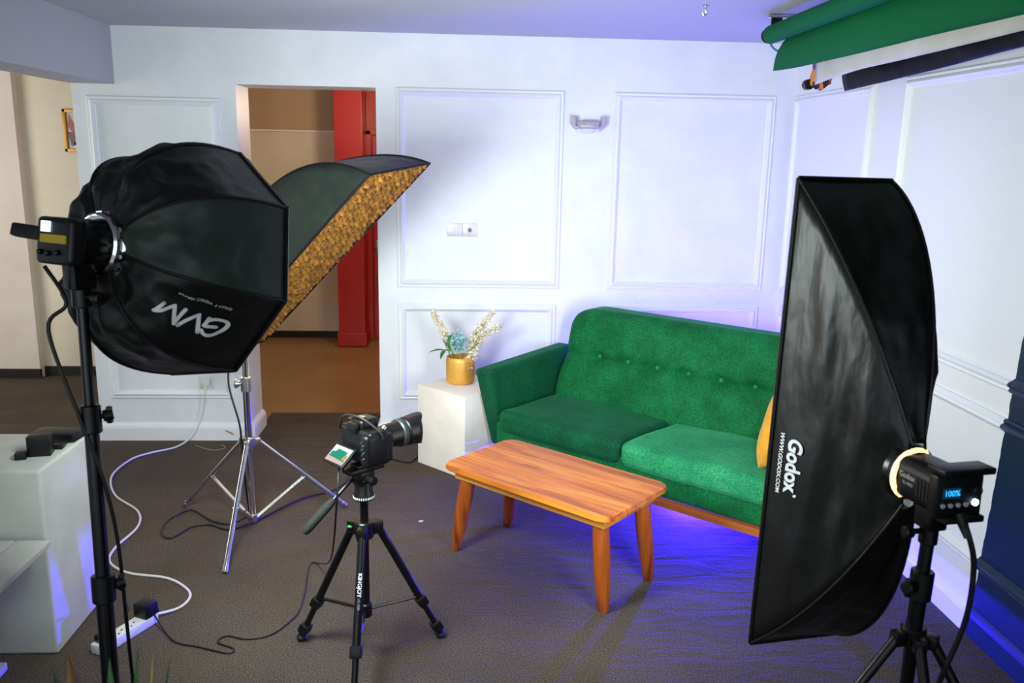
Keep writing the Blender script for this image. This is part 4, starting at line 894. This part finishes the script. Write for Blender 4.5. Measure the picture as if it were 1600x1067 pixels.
for c, s in (((px0 + .012, 1.487, (pz0 + pz1) / 2), (.024, .024, pz1 - pz0)), ((px1 - .012, 1.487, (pz0 + pz1) / 2), (.024, .024, pz1 - pz0)), (((px0 + px1) / 2, 1.487, pz0 + .012), (px1 - px0, .024, .024)), (((px0 + px1) / 2, 1.487, pz1 - .012), (px1 - px0, .024, .024))): box(bm, c, s, None, .004)
obj('frame', bm, M['frame_gold'], PF)
pm_ = mat('picture_pale_ground', '#b9b4b2', .3)
bm = B(); box(bm, ((px0 + px1) / 2, 1.494, (pz0 + pz1) / 2), (px1 - px0 - .03, .008, pz1 - pz0 - .03)); obj('picture', bm, pm_, PF, smooth=False)
def patch(poly, h, nm):
    bm = B(); bm.faces.new([bm.verts.new((a, 1.4895, b_)) for a, b_ in poly]); obj(nm, bm, mat('picture_' + h.strip('#'), h, .3), PF, smooth=False)
patch([(-2.875, 1.84), (-2.862, 1.93), (-2.825, 1.85), (-2.80, 1.80), (-2.85, 1.80)], '#9c1a22', 'picture_red_shape'); patch([(-2.88, 1.80), (-2.80, 1.80), (-2.79, 1.72), (-2.86, 1.70)], '#4a2028', 'picture_dark_shape'); patch([(-2.84, 1.69), (-2.80, 1.69), (-2.80, 1.73), (-2.84, 1.73)], '#dcdcd8', 'picture_light_shape')
bm = B(); leafmesh(bm, (-1.395, -.045, .045), (-1.445, -.05, .075), .006, .0, 5); o = obj('paper_scrap', bm, M['orange']); thick(o, .002)
tag(o, 'thin orange scrap stuck on the baseboard left of the doorway', 'scrap')
bm = B(); prism(bm, [(-.246, -1.192), (-.228, -1.196), (-.222, -1.183), (-.24, -1.180)], .001, .004); tag(obj('paper_scrap', bm, mat('pale_paper', '#d8ccbc', .8), smooth=False), 'small pale paper scrap on the carpet left of the coffee table', 'scrap')
bm = B(); tube(bm, [(-1.60, -.12, .003), (-1.48, -.20, .003), (-1.42, -.16, .003), (-1.46, -.10, .003)], .0016, 5, 8); tag(obj('loose_thread', bm, M['thread']), 'pale loose thread on the carpet below the wall socket', 'thread')

# ------------------------------------------------------------------ left block, its batteries, slatted bench, plant
bm = B(); box(bm, (-1.78, -2.06, .3325), (.73, .38, .665), None, .012, 3)
tag(obj('display_block', bm, M['white_board']), 'big white painted block at the left edge with black chargers on top', 'display block')
bz = .665
CH = thing('battery', 'upright black camera battery with a small cap, on the white block', 'battery', (-1.48, -2.10, bz))
bm = B(); box(bm, (-1.482, -2.095, bz + .0355), (.074, .052, .071), Matrix.Rotation(.2, 3, 'Z'), .005); obj('case', bm, M['black_plastic'], CH)
bm = B(); box(bm, (-1.528, -2.135, bz + .012), (.036, .04, .024), Matrix.Rotation(.3, 3, 'Z'), .004)
tag(obj('cable_clip', bm, M['black_plastic']), 'little black clip lying left of the battery on the white block', 'clip')
CG = thing('charger', 'flat black charger with a lead behind the battery on the white block', 'charger', (-1.50, -1.95, bz))
bm = B(); box(bm, (-1.50, -1.93, bz + .016), (.16, .085, .032), Matrix.Rotation(-.08, 3, 'Z'), .006); obj('case', bm, M['black_plastic'], CG)
bm = B(); tube(bm, [(-1.44, -1.97, bz + .006), (-1.45, -2.02, bz + .006), (-1.49, -2.03, bz + .006)], .003, 6, 6); obj('lead', bm, M['wire_black'], CG)
bm = B(); box(bm, (-1.46, -2.03, bz + .008), (.05, .04, .016), Matrix.Rotation(.1, 3, 'Z'), .003)
tag(obj('memory_card_case', bm, M['black_plastic']), 'thin black case beside the charger on the white block', 'case')
bm = B(); box(bm, (-1.442, -1.895, bz + .014), (.03, .035, .028), None, .006)
tag(obj('lens_cap', bm, M['black_rubber']), 'small black block on the far right corner of the white block', 'accessory')
BE = thing('slatted_bench', 'white slatted wooden bench at the left edge in front of the white block', 'bench', (-1.75, -2.6, 0))
for k in range(5):
    bm = B(); box(bm, (-1.425 - .112 * k, -2.58, .44), (.106, .54, .02), None, .003); obj('slat', bm, M['white_board'], BE)
bm = B(); box(bm, (-1.68, -2.36, .405), (.52, .03, .05), None, .003); box(bm, (-1.68, -2.80, .405), (.52, .03, .05), None, .003); obj('frame_rail', bm, M['white_board'], BE)
bm = B(); prism(bm, [(0, 0), (.075, 0), (.02, -.075), (0, -.075)], 0, .02, Matrix.Translation((-1.50, -2.345, .43)) @ Matrix.Rotation(PI / 2, 4, 'X')); obj('bracket', bm, M['white_board'], BE)
for y_ in (-2.36, -2.80):
    for x_ in (-1.62, -1.93):
        bm = B(); box(bm, (x_, y_, .21), (.04, .04, .42), None, .003); obj('leg', bm, M['white_board'], BE)
bm = B(); box(bm, (-1.64, -2.80, .205), (.54, .34, .024), None, .003); obj('lower_shelf', bm, M['white_board'], BE)
PL = thing('potted_plant', 'potted plant with long blade leaves at the bottom left, only its leaf tips in view', 'plant', (-.70, -3.52, 0))
bm = B(); lathe(bm, [(0, 0), (.085, 0), (.115, .20), (.122, .21), (.110, .21), (.105, .19), (0, .185)], (-.70, -3.52, 0), (0, 0, 1), 28); obj('pot', bm, mat('brown_plant_pot', '#5a4234', .6), PL)
rnd = random.Random(11)
for tx, ty_, tz_, mm, wd in ((-.775, -3.47, .745, 'brown_leaf', .016), (-.80, -3.48, .725, 'leaf', .014), (-.70, -3.47, .735, 'leaf', .012), (-.645, -3.475, .755, 'leaf', .016), (-.615, -3.48, .75, 'leaf_light', .015), (-.59, -3.47, .73, 'leaf', .013), (-.83, -3.50, .70, 'leaf', .014), (-.56, -3.50, .715, 'leaf', .014)):
    bm = B(); leafmesh(bm, (-.70 + (tx + .70) * .15, -3.52, .18), (tx, ty_, tz_ + .025), wd * 1.7, .0, 10); o = obj('leaf', bm, M[mm], PL); thick(o, .001)

# ------------------------------------------------------------------ backdrops under the ceiling at the right
def hang(name, label, x, top, bot, m, curl=.0, parent=None, t=.0012):
    """A sheet hanging along the room: top and bottom edges as (y, z) lists of equal length."""
    bm = B(); n = 10; T = smooth_path([(x, a, b_) for a, b_ in top], 6); Bt = smooth_path([(x, a, b_) for a, b_ in bot], 6); rows = []
    for p, q in zip(T, Bt):
        rows.append([bm.verts.new(p.lerp(q, k / n) + V((-curl * math.sin(PI * k / n) + .004 * noise.noise(V((p.y * 5, k * .3, x))), 0, 0))) for k in range(n + 1)])
    for a, b_ in zip(rows, rows[1:]):
        for k in range(n): bm.faces.new((a[k], b_[k], b_[k + 1], a[k + 1]))
    o = obj(name, bm, m, parent); thick(o, t); return o
GB = thing('backdrop_roll', 'green paper backdrop roll hung below the ceiling at upper right', 'backdrop', (1.34, -2.4, 2.10))
bm = B(); cyl(bm, (1.34, -.96, 2.252), (1.34, -4.3, 2.252), .040, n=28); obj('roll', bm, M['green_paper'], GB)
hang('hanging_sheet', '', 1.372, [(-1.10, 2.235), (-1.35, 2.235), (-1.8, 2.235), (-2.3, 2.235), (-3.0, 2.235), (-4.2, 2.235)], [(-.93, 2.098), (-1.22, 2.086), (-1.8, 2.079), (-2.3, 2.076), (-3.0, 2.068), (-4.2, 2.066)], M['green_paper'], .02, GB)
bm = B(); cyl(bm, (1.34, -.955, 2.252), (1.34, -.90, 2.252), .022, n=18, bev=.003); cyl(bm, (1.34, -.93, 2.252), (1.34, -.92, 2.252), .034, n=20); obj('end_cap', bm, M['black_plastic'], GB)
bm = B(); tube(bm, [(1.335, -.95, 2.225), (1.36, -.96, 2.19), (1.40, -1.0, 2.165), (1.44, -1.06, 2.15)], .005, 6, 6); obj('cord', bm, M['teal'], GB)
WB = thing('backdrop_roll', 'off-white paper backdrop hanging just below the green one at upper right', 'backdrop', (1.5, -2.4, 2.05))
hang('hanging_sheet', '', 1.53, [(-1.09, 2.22), (-1.45, 2.22), (-1.85, 2.22), (-2.25, 2.22), (-3.0, 2.22), (-4.2, 2.22)], [(-1.033, 2.031), (-1.41, 2.055), (-1.829, 2.06), (-2.232, 2.064), (-3.0, 2.075), (-4.2, 2.08)], M['white_paper'], .012, WB)
KB = thing('backdrop_roll', 'glossy black vinyl backdrop strip against the right wall, under the white backdrop', 'backdrop', (1.7, -2.0, 2.02))
hang('hanging_sheet', '', 1.70, [(-.95, 2.17), (-1.4, 2.17), (-1.8, 2.17), (-2.24, 2.17), (-3.0, 2.17), (-4.2, 2.17)], [(-.968, 2.014), (-1.4, 2.026), (-1.8, 2.040), (-2.24, 2.058), (-3.0, 2.07), (-4.2, 2.08)], M['black_vinyl'], .015, KB)
PB = thing('print_cloth', 'orange and black printed cloth end peeping out below the white backdrop', 'cloth', (1.56, -1.0, 2.03))
bm = B(); rows = []
for i in range(13):
    y_ = -.87 - .30 * i / 12; zt = 2.17; zb = 2.06 - .045 * math.sin(PI * i / 12) + .01 * math.sin(i * 1.7); rows.append([bm.verts.new((1.57 + .012 * math.sin(i * 1.3 + k * .5), y_, zt + (zb - zt) * k / 6)) for k in range(7)])
for a, b_ in zip(rows, rows[1:]):
    for k in range(6): bm.faces.new((a[k], b_[k], b_[k + 1], a[k + 1]))
o = obj('cloth', bm, M['print_cloth'], PB); thick(o)
bm = B(); cyl(bm, (1.56, -.865, 2.046), (1.56, -.905, 2.046), .024, n=20, bev=.003); obj('bottom_bar', bm, M['black_plastic'], PB)
BK = thing('backdrop_bracket', 'black bracket with silver crossbar fixing the backdrop rolls to the ceiling', 'bracket', (1.36, -.95, 2.26))
bm = B(); box(bm, (1.365, -.945, 2.30), (.05, .012, .075), None, .002); cyl(bm, (1.34, -.945, 2.262), (1.34, -.93, 2.262), .028, n=18); obj('arm', bm, M['black_metal'], BK)
bm = B(); box(bm, (1.50, -.96, 2.329), (.36, .03, .012), None, .002); obj('crossbar', bm, M['chrome'], BK)
bm = B()
for x_ in (1.50, 1.70): box(bm, (x_, -.99, 2.28), (.025, .012, .11), None, .002); 
obj('drop_plates', bm, M['black_metal'], BK)
bm = B(); tube(bm, [(.985, -1.13, H), (.985, -1.13, H - .02), (.992, -1.13, H - .035), (.980, -1.13, H - .042), (.974, -1.13, H - .03)], .004, 6, 5); cyl(bm, (.985, -1.13, H), (.985, -1.13, H - .006), .012, n=12)
tag(obj('ceiling_hook', bm, M['steel']), 'small metal hook in the ceiling at the top centre right', 'hook')
